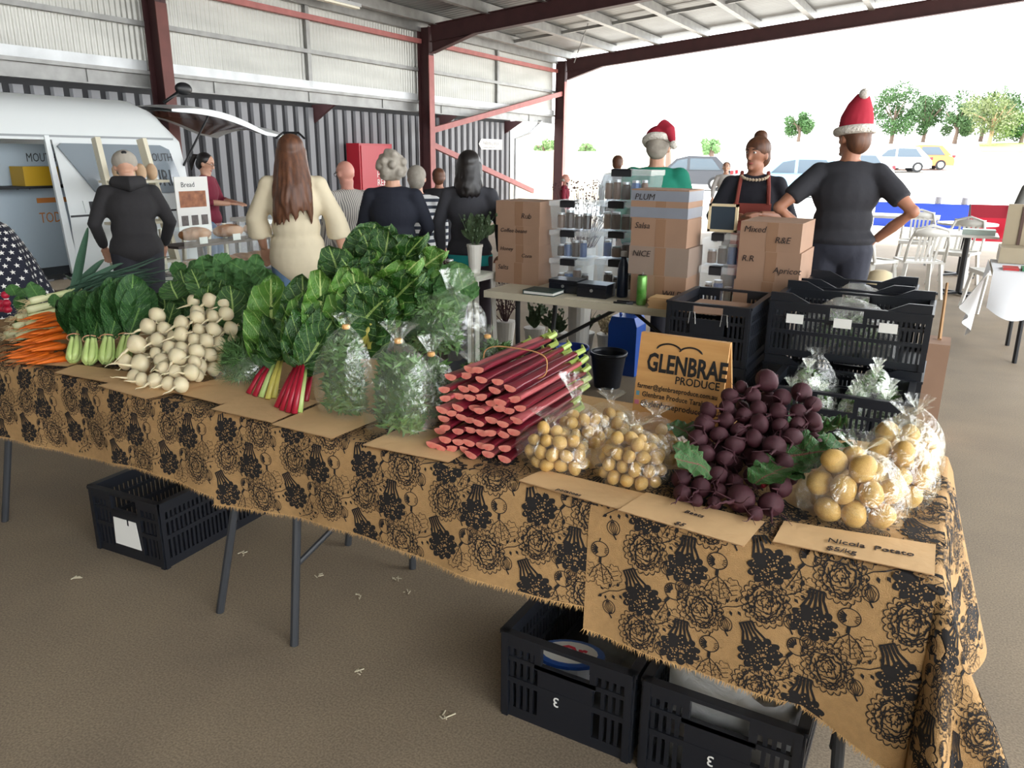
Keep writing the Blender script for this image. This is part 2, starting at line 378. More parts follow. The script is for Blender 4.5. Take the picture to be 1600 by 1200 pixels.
# ================================================================== market table, burlap cloths, crates
M_burlap = mat('burlap', (184, 145, 96), .9, var=.16, vscale=55, bump=.35, bscale=420)
M_ink = mat('black_print', (26, 22, 22), .85)
M_fray = mat('frayed_burlap', (200, 160, 106), .95)
M_tabletop = mat('cream_plastic', (206, 196, 172), .5, var=.06)
M_leg = mat('grey_powder_coat', (52, 54, 58), .45)
TY0, TY1, TZ = 1.66, 2.45, .745
CT = TZ + .012
XE = .085
def folding_table(label, x0, x1, legs, zt, y0, y1, legm, topm, name='folding_table'):
    t = thing(name, label, 'table', ((x0 + x1) / 2, (y0 + y1) / 2, 0))
    cx, cy = t.location.x, t.location.y
    m = MB(); m.bx(x0 - cx, x1 - cx, y0 - cy, y1 - cy, zt - .04, zt); m.build('table_top', topm, t)
    for (xt, xb, yt, yb) in legs:
        m = MB(); m.tube([(xt - cx, yt - cy, zt - .04), (xb - cx, yb - cy, 0.0)], .0145, 10); m.build('leg', legm, t)
    return t
tl = folding_table('long trestle table under the burlap, carrots and turnips end', -4.20, -1.84, [(-3.42, -3.51, 1.72, 1.62), (-3.42, -3.5, 2.36, 2.4), (-2.0, -2.105, 1.72, 1.61), (-1.98, -2.04, 2.3, 2.23)], TZ, TY0, TY1, M_leg, M_tabletop)
m = MB(); m.tube([(1.0, -.36, .10), (.66, -.10, .40)], .011, 8)
tr_ = folding_table('long trestle table under the burlap, beetroot and potato end', -1.82, XE - .004, [(-1.76, -1.73, 1.72, 1.6), (-1.72, -1.686, 2.3, 2.21), (-.08, -.03, 1.72, 1.66), (-.08, -.03, 2.3, 2.35)], TZ, TY0, TY1, M_leg, M_tabletop)
cxr = tr_.location.x; cyr = tr_.location.y
m = MB(); m.tube([(-1.742 - cxr, 1.66 - cyr, .28), (-1.45 - cxr, 2.05 - cyr, .70)], .010, 8); m.build('brace', M_leg, tr_)
m = MB(); m.tube([(-.06 - cxr, 1.70 - cyr, .25), (-.06 - cxr, 2.33 - cyr, .25)], .010, 8); m.build('stretcher', M_leg, tr_)

def cloth_pt(x, v, off=0.0):
    # flat cloth coordinates -> draped position. v: 0 at the back edge, grows towards the front
    W = TY1 - TY0; d = v - W; e = x - XE
    wob = .010 * math.sin(x * 11.3) + .007 * math.sin(x * 23.7 + 1.3)
    R_ = .016
    if d <= 0 and e <= 0: return Vector((x, TY1 - v, CT + off + .0012 * math.sin(x * 17) * math.sin(v * 21)))
    if e <= 0:
        k = min(1, d / .05); return Vector((x, TY0 - .012 * k - off - (wob + .035 * math.sin(x * 5.1 + .6)) * d * 1.6 - .06 * d, CT + off * (1 - k) - max(0, d - .008 * k)))
    if d <= 0:
        k = min(1, e / .05); y = TY1 - v
        return Vector((XE + .012 * k + off + (.22 + .10 * math.sin(y * 9.0)) * e, y, CT + off * (1 - k) - max(0, e * .96 - .008 * k)))
    r = math.hypot(d, e); th = math.atan2(e, d); k = min(1, r / .05)
    fl = .06 + .16 * (th / (PI / 2)) + .30 * math.sin(2 * th) ** 2 + .16 * math.sin(6 * th) * min(1, r / .3)
    dr = Vector((math.sin(th), -math.cos(th), 0))
    return Vector((XE, TY0, CT)) + dr * (.012 * k + off + fl * r) + Vector((0, 0, -max(0, r * math.sqrt(max(.1, 1 - min(.8, fl) ** 2)) - .008 * k) + off * (1 - k)))
W_ = TY1 - TY0
# ---- motifs: lists of (polyline, width) in motif space, metres
def circ(cx, cy, r, n=20, a0=0, a1=2 * PI, sc=0, ns=0, sy=1.0):
    return [(cx + (r + sc * abs(math.sin(ns * t / 2))) * math.cos(t), cy + (r + sc * abs(math.sin(ns * t / 2))) * math.sin(t) * sy) for t in [a0 + (a1 - a0) * i / n for i in range(n + 1)]]
def motif_cabbage(r_):
    g_ = random.Random(3); out = []; fills = []
    out.append((circ(0, 0, .040, 120, sc=.006, ns=20, sy=1.12), .0016))
    out.append((circ(0, 0, .032, 90, sc=.006, ns=15, sy=1.1), .0012))
    for k in range(64):
        a = k * 2.4; r0 = .004 + .031 * (k / 64) ** .7; l = g_.uniform(.5, .9) * (1.5 - k / 80); b = g_.uniform(-.5, .5)
        pts = []
        for i in range(7):
            t = i / 6; aa = a + l * t; rr = r0 + b * .012 * math.sin(PI * t) + .0016 * math.sin(t * 19)
            pts.append((rr * math.cos(aa), rr * math.sin(aa) * 1.1))
        out.append((pts, .0018))
    for k in range(26):
        a = 2 * PI * k / 26; out.append(([(.029 * math.cos(a), .031 * math.sin(a)), (.037 * math.cos(a + .05), .042 * math.sin(a + .05))], .0018))
    return out, []
def motif_broc(r_):
    g_ = random.Random(5); out = []
    fills = [circ(0, -.014, .029, 88, sc=.007, ns=11, sy=.80)]
    for k in range(5):
        x = -.012 + .006 * k; out.append(([(x * .8, .040), (x * .85, .026), (x * 1.6, .006)], .0034))
    out.append(([(-.011, .040), (.011, .040)], .002))
    return out, fills
def motif_beet(r_):
    out = []; fills = []
    out.append((circ(0, .038, .021, 24, sy=.9), .0018))
    for k in range(6):
        a = 2.4 + k * .32; out.append(([(.019 * math.cos(a), .038 + .017 * math.sin(a)), (.004 * math.cos(a) - .002, .036 + .006 * math.sin(a))], .0030))
    for k in range(4):
        a = -.6 + k * .3; out.append(([(.019 * math.cos(a), .038 + .017 * math.sin(a)), (.012 * math.cos(a), .038 + .01 * math.sin(a))], .0014))
    out.append(([(0, .057), (.003, .066)], .0024)); out.append(([(0, .02), (-.002, .004)], .006))
    for sx, ax in ((-1, .95), (1, .7), (.15, 1.5)):
        bx_, by_ = .03 * sx, -.022 if abs(sx) == 1 else -.034
        out.append((circ(bx_, by_, .0165, 30, sc=.006, ns=9, sy=1.25), .0013))
        out.append(([(0, .004), (bx_ * .6, by_ * .5), (bx_, by_ - .012)], .0018))
        for k in range(6):
            t = k / 5; y0 = by_ + .014 - .028 * t
            out.append(([(bx_ * (.9), y0), (bx_ + .012 * (1 if k % 2 else -1), y0 + .005)], .0011))
    return out, fills
def motif_fig(r_):
    out = [(circ(0, 0, .0150, 18, sy=1.12), .0017), ([(-.004, -.015), (0, -.028)], .003), ([(0, .016), (0, .021)], .0016)]
    for k in (-2, -1, 0, 1, 2): out.append(([(k * .0012, .015), (k * .0052, 0), (k * .0012, -.016)], .0014))
    return out, []
def motif_sprig(r_):
    out = [([(-.035, -.014), (-.01, 0), (.012, .004), (.035, .016)], .0016)]; fills = []
    for (x, y, a, s_) in ((-.034, -.016, 3.6, 1), (-.028, .004, 2.2, .8), (-.02, -.018, 4.8, .8), (-.008, .014, 1.8, .9), (0, -.014, 5.0, 1), (.012, .02, 1.4, .9), (.018, -.010, 5.3, 1.0), (.034, .03, 1.2, 1.2), (.044, .012, .1, 1.1), (.032, .0, 5.6, 1)):
        c, s = math.cos(a), math.sin(a); L_ = .013 * s_
        leaf = [(x + c * t * L_ - s * w_ * .0038 * s_, y + s * t * L_ + c * w_ * .0038 * s_) for t, w_ in ((-.5, 0), (-.1, 1), (.5, 0), (-.1, -1))]
        fills.append(leaf)
    return out, fills
MS = 1.12; LS = .95
MOTIFS = [f(0) for f in (motif_cabbage, motif_broc, motif_beet, motif_fig, motif_sprig)]
def print_on(m, x0, x1, vmax_fn, off, gate):
    tw, th = .31 * LS, .235 * LS; g_ = random.Random(11)
    lay = [(0, .055, .055, 0), (3, .118, .085, .2), (1, .165, .05, 0), (2, .245, .075, .1), (4, .10, .020, .2), (0, .165 + .045, .175, .4), (1, .045, .175, .5), (2, .118, .185, -.5), (3, .275, .195, .3), (4, .285, .145, .1), (3, .16, .125, -.3)]
    for ix in range(int(math.floor(x0 / tw)) - 1, int(x1 / tw) + 2):
        for iv in range(1, 8):
            for (k, a, b, rot) in lay:
                cx_, cv = ix * tw + a * LS, iv * th + b * LS + (.05 if ix % 2 else 0) - .06
                if not (x0 + .02 < cx_ < x1 - .02) or cv > vmax_fn(cx_) - .015 or not gate(cx_, cv): continue
                strokes, fills = MOTIFS[k]; ms = MS * (1.35 if k == 1 else 1.1 if k == 0 else 1.0); c, s = math.cos(rot) * ms, math.sin(rot) * ms
                def place(p):
                    x = cx_ + c * p[0] - s * p[1]; v = cv - (s * p[0] + c * p[1])
                    x = min(max(x, x0 + .003), x1 - .003); v = min(v, vmax_fn(x) - .004)
                    P = cloth_pt(x, v, off); h = .002
                    n = (cloth_pt(x + h, v, off) - P).cross(cloth_pt(x, v - h, off) - P)
                    n = n.normalized() if n.length > 0 else Vector((0, 0, 1)); return P + n * .0016, n
                for pts, wd in strokes:
                    vs = []; fs = []; n_ = len(pts)
                    for i in range(n_):
                        a_, b_ = pts[max(0, i - 1)], pts[min(n_ - 1, i + 1)]; dx, dy = b_[0] - a_[0], b_[1] - a_[1]; l = math.hypot(dx, dy) or 1
                        nx, ny = -dy / l * wd / 2 * 1.15, dx / l * wd / 2 * 1.15
                        vs.append(place((pts[i][0] + nx, pts[i][1] + ny))[0]); vs.append(place((pts[i][0] - nx, pts[i][1] - ny))[0])
                    for i in range(n_ - 1): fs.append((2 * i, 2 * i + 1, 2 * i + 3, 2 * i + 2))
                    m.add(vs, fs)
                for poly in fills:
                    cxm = sum(p[0] for p in poly) / len(poly); cym = sum(p[1] for p in poly) / len(poly)
                    vs = [place((cxm, cym))[0]] + [place(p)[0] for p in poly]; n_ = len(poly)
                    m.add(vs, [(0, i + 1, (i + 1) % n_ + 1) for i in range(n_)])
                if k == 1:   # pale florets left unprinted inside the broccoli head
                    m.cur = 1; g2 = random.Random(9)
                    for q in range(80):
                        aa = g2.uniform(0, 2 * PI); rr = .030 * math.sqrt(g2.uniform(0, 1)); px_, py_ = rr * math.cos(aa), -.014 + rr * math.sin(aa) * .8
                        r2 = g2.uniform(.0008, .0016); vs = []
                        for t in range(5):
                            P, n = place((px_ + r2 * math.cos(t * 1.2566), py_ + r2 * math.sin(t * 1.2566))); vs.append(P + n * .0006)
                        m.add(vs, [(0, 1, 2, 3, 4)])
                    m.cur = 0
def make_cloth(label, x0, x1, vmax_fn, off, nx, gate):
    t = thing('tablecloth', label, 'tablecloth', (0, 0, 0), group='burlap tablecloths')
    m = MB(); v0 = -.02
    m.grid(lambda a, b: cloth_pt(x0 + (x1 - x0) * a, v0 + (vmax_fn(x0 + (x1 - x0) * a) - v0) * b, off), nx, 70, flip=True)
    m.build('burlap', M_burlap, t, smooth=True)
    m = MB(); print_on(m, x0, x1, vmax_fn, off, gate); p = m.build('printed_vegetables', [M_ink, M_burlap], t)
    f = MB(); g_ = random.Random(4); x = x0
    while x < x1:
        vm = vmax_fn(x); P = cloth_pt(x, vm - .002, off); l = g_.uniform(.006, .017)
        Q = cloth_pt(x + g_.uniform(-.008, .008), vm + l, off) + Vector((g_.uniform(-.004, .004), g_.uniform(-.006, .003), 0))
        P2 = cloth_pt(x + .0026, vm - .002, off); f.add([P, P2, Q], [(0, 1, 2)]); x += .0024
    fo = f.build('frayed_fringe', M_fray, t); fo['kind'] = 'stuff'
    return t
vfront = lambda d: (lambda x: W_ + d)
make_cloth('tan burlap cloth with black vegetable print under the carrots and turnips', -4.22, -2.04, lambda x: W_ + .30 + .06 * min(1.2, max(0, (-2.6 - x))) + .012 * math.sin(x * 6), .0015, 190, lambda x, v: v > W_ - .30)
make_cloth('tan burlap cloth with black vegetable print under the chard and rhubarb', -2.07, -.655, lambda x: W_ + .305 + .01 * math.sin(x * 5) + .015 * math.cos(x * 3), .004, 130, lambda x, v: v > W_ - .30)
make_cloth('tan burlap cloth with black vegetable print hanging off the potato end', -.69, XE + .50, lambda x: W_ + (.365 + .02 * math.sin((x + .68) * 4) if x < -.17 else .37 + .30 * (x + .17)) , .0065, 170, lambda x, v: v > W_ - .30 or x > XE - .05)
# ---- black plastic crates
M_crate = mat('black_crate_plastic', (24, 27, 34), .38, spec=.5)
M_white = mat('white_paper', (232, 230, 224), .7)
def crate_panel(L, h, solid_mid=True, handle=True, raised=0.0, bars=.022):
    # local: x along L centred, y thickness 0..+t outward, z up
    m = MB(); t = .012
    hl = .075 if handle else 0
    m.bx(-L / 2, L / 2, 0, t, 0, .035)
    m.bx(-L / 2, -hl, 0, t + .006, h - .045, h - .012); m.bx(hl, L / 2, 0, t + .006, h - .045, h - .012); m.bx(-L / 2, L / 2, -.004, t + .012, h - .012, h)
    if handle: m.bx(-hl - .02, hl + .02, 0, t + .003, h - .095, h - .078); m.bx(-hl - .02, -hl, 0, t + .003, h - .078, h - .045); m.bx(hl, hl + .02, 0, t + .003, h - .078, h - .045)
    m.bx(-L / 2, L / 2, 0, t + .003, h * .42, h * .42 + .018); m.bx(-L / 2, L / 2, 0, t + .003, h * .68, h * .68 + .014)
    if solid_mid: m.bx(-.085, .085, 0, t + .002, .03, h - .085)
    x = -L / 2 + .006
    while x < L / 2 - .004:
        if not (solid_mid and abs(x) < .085) and not (handle and abs(x) < hl + .02): m.bx(x - .0055, x + .0055, .001, t - .001, .03, h - .03)
        elif handle and not solid_mid: m.bx(x - .0055, x + .0055, .001, t - .001, .03, h - .09)
        x += bars
    for s in (-1, 1):
        m.bx(s * L / 2 - .02 * (s > 0) - 0 * (s < 0), s * L / 2 + .02 * (s < 0), -.002, t + .008, 0, h)
        if raised: m.prism([(s * (L / 2), h - .002), (s * (L / 2), h + raised), (s * (L / 2 - .10), h + raised), (s * (L / 2 - .19), h - .002)], (0, t + .004, 0), (0, -.002, 0))
    return m
def crate_mesh_set(W, D, h, raised=0.0, solid=True):
    a = crate_panel(W, h, solid, True, raised).mesh('crate_front', M_crate); b = crate_panel(D, h, False, False, 0).mesh('crate_side', M_crate)
    c = MB(); c.bx(-W / 2 + .004, W / 2 - .004, -D / 2 + .004, D / 2 - .004, .004, .014)
    for k in range(-3, 4): c.bx(-W / 2 + .01, W / 2 - .01, k * D / 7 - .006, k * D / 7 + .006, .0, .006)
    return a, b, c.mesh('crate_base', M_crate), W, D
def crate(cs, loc, rz, label, group=None):
    a, b, c, W, D = cs
    t = thing('produce_crate', label, 'crate', loc, rz, group)
    obj('end_panel', a, t, (0, -D / 2 + .018, 0), (0, 0, PI)).rotation_euler = (0, 0, 0)
    t.children[-1].location = (0, -D / 2 + .014, 0); t.children[-1].scale = (1, -1, 1)
    obj('end_panel', a, t, (0, D / 2 - .014, 0))
    obj('side_panel', b, t, (W / 2 - .014, 0, 0), (0, 0, -PI / 2)); obj('side_panel', b, t, (-W / 2 + .014, 0, 0), (0, 0, PI / 2))
    obj('base', c, t)
    return t
CS_S = crate_mesh_set(.40, .58, .285)           # short end towards us
CS_L = crate_mesh_set(.57, .40, .31, .0, False)
CS_B = crate_mesh_set(.72, .46, .275, .042, False); CS_R = crate_mesh_set(.57, .40, .275, .040, False)
c1 = crate(CS_S, (-2.745, 1.985, 0), .06, 'empty black crate with a white tag under the table')
m = MB(); m.prism([(-.075, .055), (.075, .055), (.062, .175), (.02, .175), (.02, .150), (.008, .150), (.008, .175), (-.068, .175)], (0, -.002, 0), (0, -.293, 0)); m.build('paper_tag', M_white, c1)
for k, (cx_, lab) in enumerate(((-.755, 'black crate holding an ice-cream tub under the table'), (-.325, 'black crate lined with a grey plastic bag under the table'))):
    c = crate(CS_S, (cx_, 1.96, 0), 0.0, lab)
    text_mesh('3', .045, frame4((.0 if k else -.012, -.294, .125), (0, 0, -1) if False else (1, 0, 0), (0, 0, 1)) @ Matrix.Rotation(PI, 4, 'Z'), M_white, 'chalk_number', c)
# contents of the front crates
M_film = film('clear_film'); M_filmg = film('grey_liner_film', (.62, .62, .60), .10, .22, .3, 14)
t = thing('ice_cream_tub', 'white tub with blue rim and red lettering in the crate', 'tub', (-.80, 1.80, .016), .35)
m = MB(); m.lathe([(.055, 0), (.07, .16)], 20); m.v = [(x * 1.35, y * .85, z) for x, y, z in m.v]; m.build('tub_body', mat('tub_white', (222, 224, 226), .4), t, smooth=False)
m = MB(); m.lathe([(.074, .152), (.078, .155), (.078, .166), (.066, .168)], 20); m.v = [(x * 1.35, y * .85, z) for x, y, z in m.v]; m.build('lid', mat('tub_blue', (40, 84, 160), .35), t)
m = MB(); m.lathe([(.062, .1685), (.0, .1695)], 20); m.v = [(x * 1.35, y * .85, z) for x, y, z in m.v]; m.build('lid_panel', mat('tub_pale', (214, 214, 208), .4), t)
text_mesh('Or', .07, frame4((-.035, -.02, .171), (1, 0, 0), (0, 1, 0)), mat('red_letter', (196, 40, 60), .5), 'lettering', t, bold=.002)
t = thing('clear_tub', 'clear plastic container lying in the crate beside the ice-cream tub', 'container', (-.70, 2.07, .02), 0)
m = MB(); m.bx(-.10, .10, -.13, .13, 0, .2); m.build('tub_body', film('tub_film', (.72, .74, .74), .1, .13, .2, 6, .15), t)
m = MB(); m.bx(-.108, .108, -.138, .138, .2, .212); m.build('lid', film('lid_film', (.6, .62, .62), .1, .2, .2, 6, .1), t)
m = MB()
def liner(a, b):
    th = a * 2 * PI; r = .155 * (1 - .0 * b); cx, sy_ = math.cos(th), math.sin(th)
    k = (abs(cx) ** 6 + abs(sy_) ** 6) ** (-1 / 6)
    z = .02 + .30 * b + .035 * math.sin(th * 3 + .5) * b + .02 * math.sin(th * 7) * b
    return Vector((.168 * cx * k * (1 + .03 * math.sin(9 * th) * b), .245 * sy_ * k, z))
m.grid(liner, 48, 10)
t = thing('bag_liner', 'crumpled grey translucent plastic bag lining the crate', 'plastic bag', (-.325, 1.96, 0)); m.build('film', M_filmg, t, smooth=True)
m = MB(); m.grid(lambda a, b: Vector((-.155 + .31 * a, -.225 + .45 * b, .24 + .035 * mnoise.noise(Vector((a * 5, b * 6, 2))))), 20, 24); m.build('folded_film', M_filmg, t, smooth=True)
# crate stacks behind the table
def stack(cs, x, y, n, rz, lab, h, grp):
    return [crate(cs, (x, y, h * k), rz, lab + (' , top of its stack' if k == n - 1 else ', beneath another crate in its stack') , grp) for k in range(n)]
def stack2(cs, x, y, h, rz, labs):
    return [crate(cs, (x, y, h * k), rz, l) for k, l in enumerate(labs)]
SL_S = crate_mesh_set(.41, .52, .30)
stack2(SL_S, -.985, 4.0, .302, 0, ['black crate at the bottom of the stack behind the wooden sign', 'black crate in the middle of the stack behind the wooden sign', 'black crate with brown card inside, clips on its handle'])
stack2(CS_L, -.325, 3.66, .312, 0, ['black crate beneath the crate of bagged greens', 'black crate filled with bags of greens'])
stack2(CS_B, -.375, 4.20, .320, 0, ['long black crate at the bottom of the tall stack', 'long black crate in the middle of the tall stack', 'long black crate with white labels on top of the tall stack'])
stack2(CS_R, -.40, 4.74, .320, 0, ['black crate at the bottom of the stack beside the standing man', 'black crate in the middle of the stack beside the standing man', 'black crate with raised rim topping the stack beside the standing man'])
for x in (-.22, 0, .20):
    m = MB(); m.bx(-.385 + x - .04, -.385 + x + .04, 3.938, 3.944, .815, .86); tag(m.build('paper_label', M_white), 'small white paper label on the long black crate', 'label', 'labels on the long crate')
# ================================================================== produce on the table
CTZ = CT + .010
def T(px, py, z=None): return on(px, py, 'z', CTZ if z is None else z)
def camdir(P): return (CAM - Vector(P)).normalized()
def leaf_mesh(name, mt, kind, seed, nu=8, nv=22):
    g_ = random.Random(seed); ph = g_.uniform(0, 6); m = MB()
    def fn(u, v):
        a = 2 * u - 1
        if kind == 'chard': w = (math.sin(PI * min(1, v * 1.02) ** .8) ** .45) * (1 - .10 * v); ruf = .065; cup = .16; bend = -.22
        elif kind == 'choy': w = (math.sin(PI * (.06 + .94 * v) ** 1.25) ** .6); ruf = .02; cup = .25; bend = -.25
        elif kind == 'leek': w = (1 - v) ** .45 * (.75 + .25 * math.sin(PI * v)); ruf = .0; cup = .06; bend = -.35
        elif kind == 'curly': w = (math.sin(PI * (.05 + .93 * v)) ** .6) * (1 + .05 * math.sin(v * 34 + ph)); ruf = .045; cup = .1; bend = -.3
        else: w = math.sin(PI * (.03 + .95 * v)) ** .8; ruf = .03; cup = .12; bend = -.3
        y = v; z = bend * v * v + ruf * abs(a) * (math.sin(v * 21 + ph + a * 1.5) + .6 * math.sin(v * 38 + ph * 2 - a * 3)) + cup * w * a * a * .5 + .03 * math.sin(v * 7 + ph)
        x = a * .5 * w + .02 * math.sin(v * 5 + ph)
        return Vector((x, y, z))
    m.grid(fn, nu, nv if kind != 'curly' else 32); return m.mesh(name, mt, smooth=True)
M_chard = leafmat('chard_leaf', (50, 94, 32), (160, 184, 104), .33, 7, .8, c2=(24, 54, 20))
M_chardl = leafmat('chard_leaf_light', (96, 140, 50), (190, 205, 130), .36, 7, .8, c2=(60, 104, 40))
M_choy = leafmat('choy_leaf', (50, 92, 40), (130, 168, 90), .38, 8, .6, c2=(30, 66, 32))
M_beetl = leafmat('beet_leaf', (66, 112, 50), (140, 60, 70), .4, 8, .7, c2=(38, 80, 38))
M_herb = leafmat('herb_leaf', (70, 116, 52), (130, 165, 90), .45, 6, .4, c2=(40, 80, 38))
M_leekl = leafmat('leek_leaf', (64, 96, 72), (110, 140, 110), .5, 0.01, .2, c2=(40, 70, 56))
LV = {k: [leaf_mesh(k + '_leaf', mm, kk, s) for s in (1, 2, 3)] for k, mm, kk in (('chard', M_chard, 'chard'), ('chardl', M_chardl, 'chard'), ('choy', M_choy, 'choy'), ('beet', M_beetl, 'curly'), ('herb', M_herb, 'curly'), ('leek', M_leekl, 'leek'), ('plain', M_herb, 'x'))}
def leafAB(parent, kind, A, B, wid, tilt=0.0, face=None, name='leaf'):
    A, B = Vector(A), Vector(B); d = B - A; L_ = d.length; d.normalize()
    n = (face or camdir((A + B) / 2)) + Vector((U(-.3, .3), U(-.3, .3), U(-.1, .4))) * (1 if tilt == 0 else tilt)
    sx = d.cross(n).normalized(); n = sx.cross(d)
    o = obj(name, rnd.choice(LV[kind]), parent)
    M = Matrix((sx * wid, d * L_, n * L_)).transposed().to_4x4(); M.translation = A - parent.location
    o.matrix_local = M; return o
M_rootw = mat('turnip_skin', (222, 208, 172), .5, var=.14, vscale=30, sss=.1)
M_beet = mat('beetroot_skin', (78, 26, 38), .62, c2=(46, 18, 26), vscale=25, bump=.3, bscale=60)
M_stemred = mat('red_stem', (176, 28, 52), .35, var=.3, vscale=20); M_stemyel = mat('yellow_stem', (206, 194, 96), .4, var=.2, vscale=20)
M_kraft = mat('kraft_paper', (222, 182, 132), .8, var=.08, vscale=14, bump=.12, bscale=30)
M_pen = mat('pen_ink', (48, 38, 36), .8)
# ---- flat paper bags used as price cards, on the cloth
def paper(corners, label, writing=(), k=0):
    P = [T(*c, z=CT + .0095 + .003 * k) for c in corners]; c = sum(P, Vector()) / 4
    t = thing('paper_bag', label, 'paper bag', c)
    m = MB()
    for dz in (0, .0022):
        q = [p - c + Vector((0, 0, dz)) for p in P]
        m.grid(lambda a, b: (q[0] * (1 - a) + q[1] * a) * (1 - b) + (q[3] * (1 - a) + q[2] * a) * b + Vector((0, 0, .0016 * math.sin(a * 7 + k + dz * 900) * math.sin(PI * b))), 10, 4)
    m.build('sheet', M_kraft, t)
    for txt, px, py, px2, py2, sz in writing:
        A, B = T(px, py, CT + .0145 + .003 * k), T(px2, py2, CT + .0145 + .003 * k); ax = (B - A).normalized()
        text_mesh(txt, sz, frame4(A - c, ax, Vector((0, 0, 1)).cross(ax)), M_pen, 'handwriting', t, shear=.15)
    return t
paper([(8, 566), (105, 573), (150, 560), (40, 553)], 'brown paper bag under the carrots', k=0)
paper([(85, 583), (175, 599), (215, 583), (120, 570)], 'brown paper bag in front of the pak choy', k=1)
paper([(152, 603), (228, 624), (330, 600), (240, 582)], 'brown paper bag under the front turnips', k=2)
paper([(265, 612), (345, 632), (440, 608), (350, 590)], 'brown paper bag in front of the bag of dill', k=0)
paper([(330, 640), (425, 661), (500, 628), (405, 610)], 'brown paper bag under the chard stems', k=1)
paper([(424, 664), (518, 686), (600, 652), (500, 632)], 'brown paper bag in front of the bagged greens', k=2)
paper([(566, 696), (700, 723), (760, 690), (640, 665)], 'brown paper bag under the rhubarb', k=0)
paper([(810, 752), (985, 802), (1020, 775), (850, 735)], 'brown paper bag in front of the small potatoes', [('potatoes', 868, 765, 960, 790, .02)], k=0)
paper([(965, 798), (1162, 855), (1195, 816), (1010, 770)], 'brown paper bag reading $5 under the beetroot', [('Beets', 1068, 800, 1130, 818, .022), ('$5', 1052, 818, 1085, 828, .024)], k=1)
paper([(1207, 847), (1460, 900), (1462, 852), (1225, 815)], 'brown paper bag reading Nicola Potato beside the big potatoes', [('Nicola  Potato', 1292, 846, 1420, 868, .030), ('$5/kg', 1290, 858, 1370, 872, .028)], k=1)
# ---- heaps of round things: push apart what would pass through, keep everything on the table
def settle(P, r, lim, it=260, f=.93):
    P = np.array(P, float); P0 = P.copy(); r = np.array(r, float); n = len(P); rr = (r[:, None] + r[None, :]) * f
    for _ in range(it):
        d = P[:, None, :] - P[None, :, :]; l = np.sqrt((d ** 2).sum(-1)) + 1e-9
        o_ = np.clip(rr - l, 0, None); np.fill_diagonal(o_, 0)
        P += (d / l[..., None] * o_[..., None] * .32).sum(1)
        P[:, 2] = np.maximum(P[:, 2], CTZ + r * .86); lim(P, r, P0)
    return [Vector(p) for p in P]
def settle_rods(P, r, xlo, xhi, it=200):
    # parallel stalks lying along y: keep their cross-sections apart
    A = np.array([(p.x, p.z) for p in P]); r = np.full(len(A), r) if not hasattr(r, '__len__') else np.array(r)
    for _ in range(it):
        d = A[:, None, :] - A[None, :, :]; l = np.sqrt((d ** 2).sum(-1)) + 1e-9; o_ = np.clip(r[:, None] + r[None, :] - l, 0, None); np.fill_diagonal(o_, 0)
        A += (d / l[..., None] * o_[..., None] * .32).sum(1); A[:, 0] = np.clip(A[:, 0], xlo, xhi); A[:, 1] = np.maximum(A[:, 1], CTZ + r)
    for p, a in zip(P, A): p.x, p.z = a
    return P
# ---- turnips
def turnip_mesh(seed, root=True):
    g_ = random.Random(seed); m = MB(); prof = []
    for i in range(13):
        t = i / 12; prof.append((max(.0008, math.sin(PI * min(1, t * 1.0)) ** .75 * (1 - .15 * t)), -t * 1.75 + .75))
    m.lathe([(r, z) for r, z in prof], 14)
    a = g_.uniform(0, 6); pts = [(0, 0, -.9)]; r_ = [.16]
    for i in range(1, 8):
        a += g_.uniform(-.5, .5); pts.append((.22 * i * .35 * math.cos(a), .22 * i * .35 * math.sin(a), -.9 - .24 * i)); r_.append(.16 * (1 - i / 8) ** 1.3 + .012)
    m.tube(pts, r_, 6)
    for k in range(4):
        b = g_.uniform(0, 6); m.tube([(0, 0, .70), (.1 * math.cos(b), .1 * math.sin(b), .86), (.2 * math.cos(b), .2 * math.sin(b), .95)], [.07, .06, .05], 5)
    return m
TM = [turnip_mesh(s).mesh('turnip', M_rootw, smooth=True) for s in range(4)]
def place_round(me, name, P, r, axis, label, cat, group, parent=None, roll=None):
    axis = Vector(axis).normalized(); q = axis.to_track_quat('Z', 'Y') @ Matrix.Rotation(U(0, 6.28) if roll is None else roll, 3, 'Z').to_quaternion()
    o = obj(name, me, None, P); o.rotation_mode = 'QUATERNION'; o.rotation_quaternion = q; o.scale = (r, r, r); tag(o, label, cat, group); return o
tpx = [(1160,538,42),(1250,555,48),(1335,552,40),(1335,618,45),(1190,605,45),(1265,630,42),(1195,650,45),(945,635,50),(1110,680,50),(985,705,45),(900,715,50),(1270,710,45),(1180,720,40),(1085,760,48),(1152,765,42),(1232,768,44),(1035,745,35),(940,775,48),(1000,820,45),(835,835,60),(1100,825,48),(1180,830,48),(945,845,40),(1070,890,55),(1165,890,40),(770,890,48),(850,915,60),(970,900,50),(1140,965,50),(1045,955,45),(980,945,45),(820,975,45),(845,1010,45),(940,1005,50),(1080,1025,48),(1020,1015,45)]
tp, tr2 = [], []
for x, y, r in tpx:
    px, py = x / 3.81, 330 + y / 3.81; P = on_slope(px, py, 1.72, CTZ + .03, .62); rr = 1.14 * r / 3.81 / (F_PX / (P - CAM).dot(CF))
    tp.append(P); tr2.append(rr); Q = P.copy()
    while Q.z > CTZ + .075: Q = Q + Vector((U(-.012, .012), .012, -.058)); tp.append(Q.copy()); tr2.append(rr)   # the layers that carry the ones in view
def _tl(P, r, P0): P[:, 1] = np.clip(P[:, 1], TY0 + r, TY1 - r); P[:, 0] = np.clip(P[:, 0], P0[:, 0] - .02, P0[:, 0] + .03)
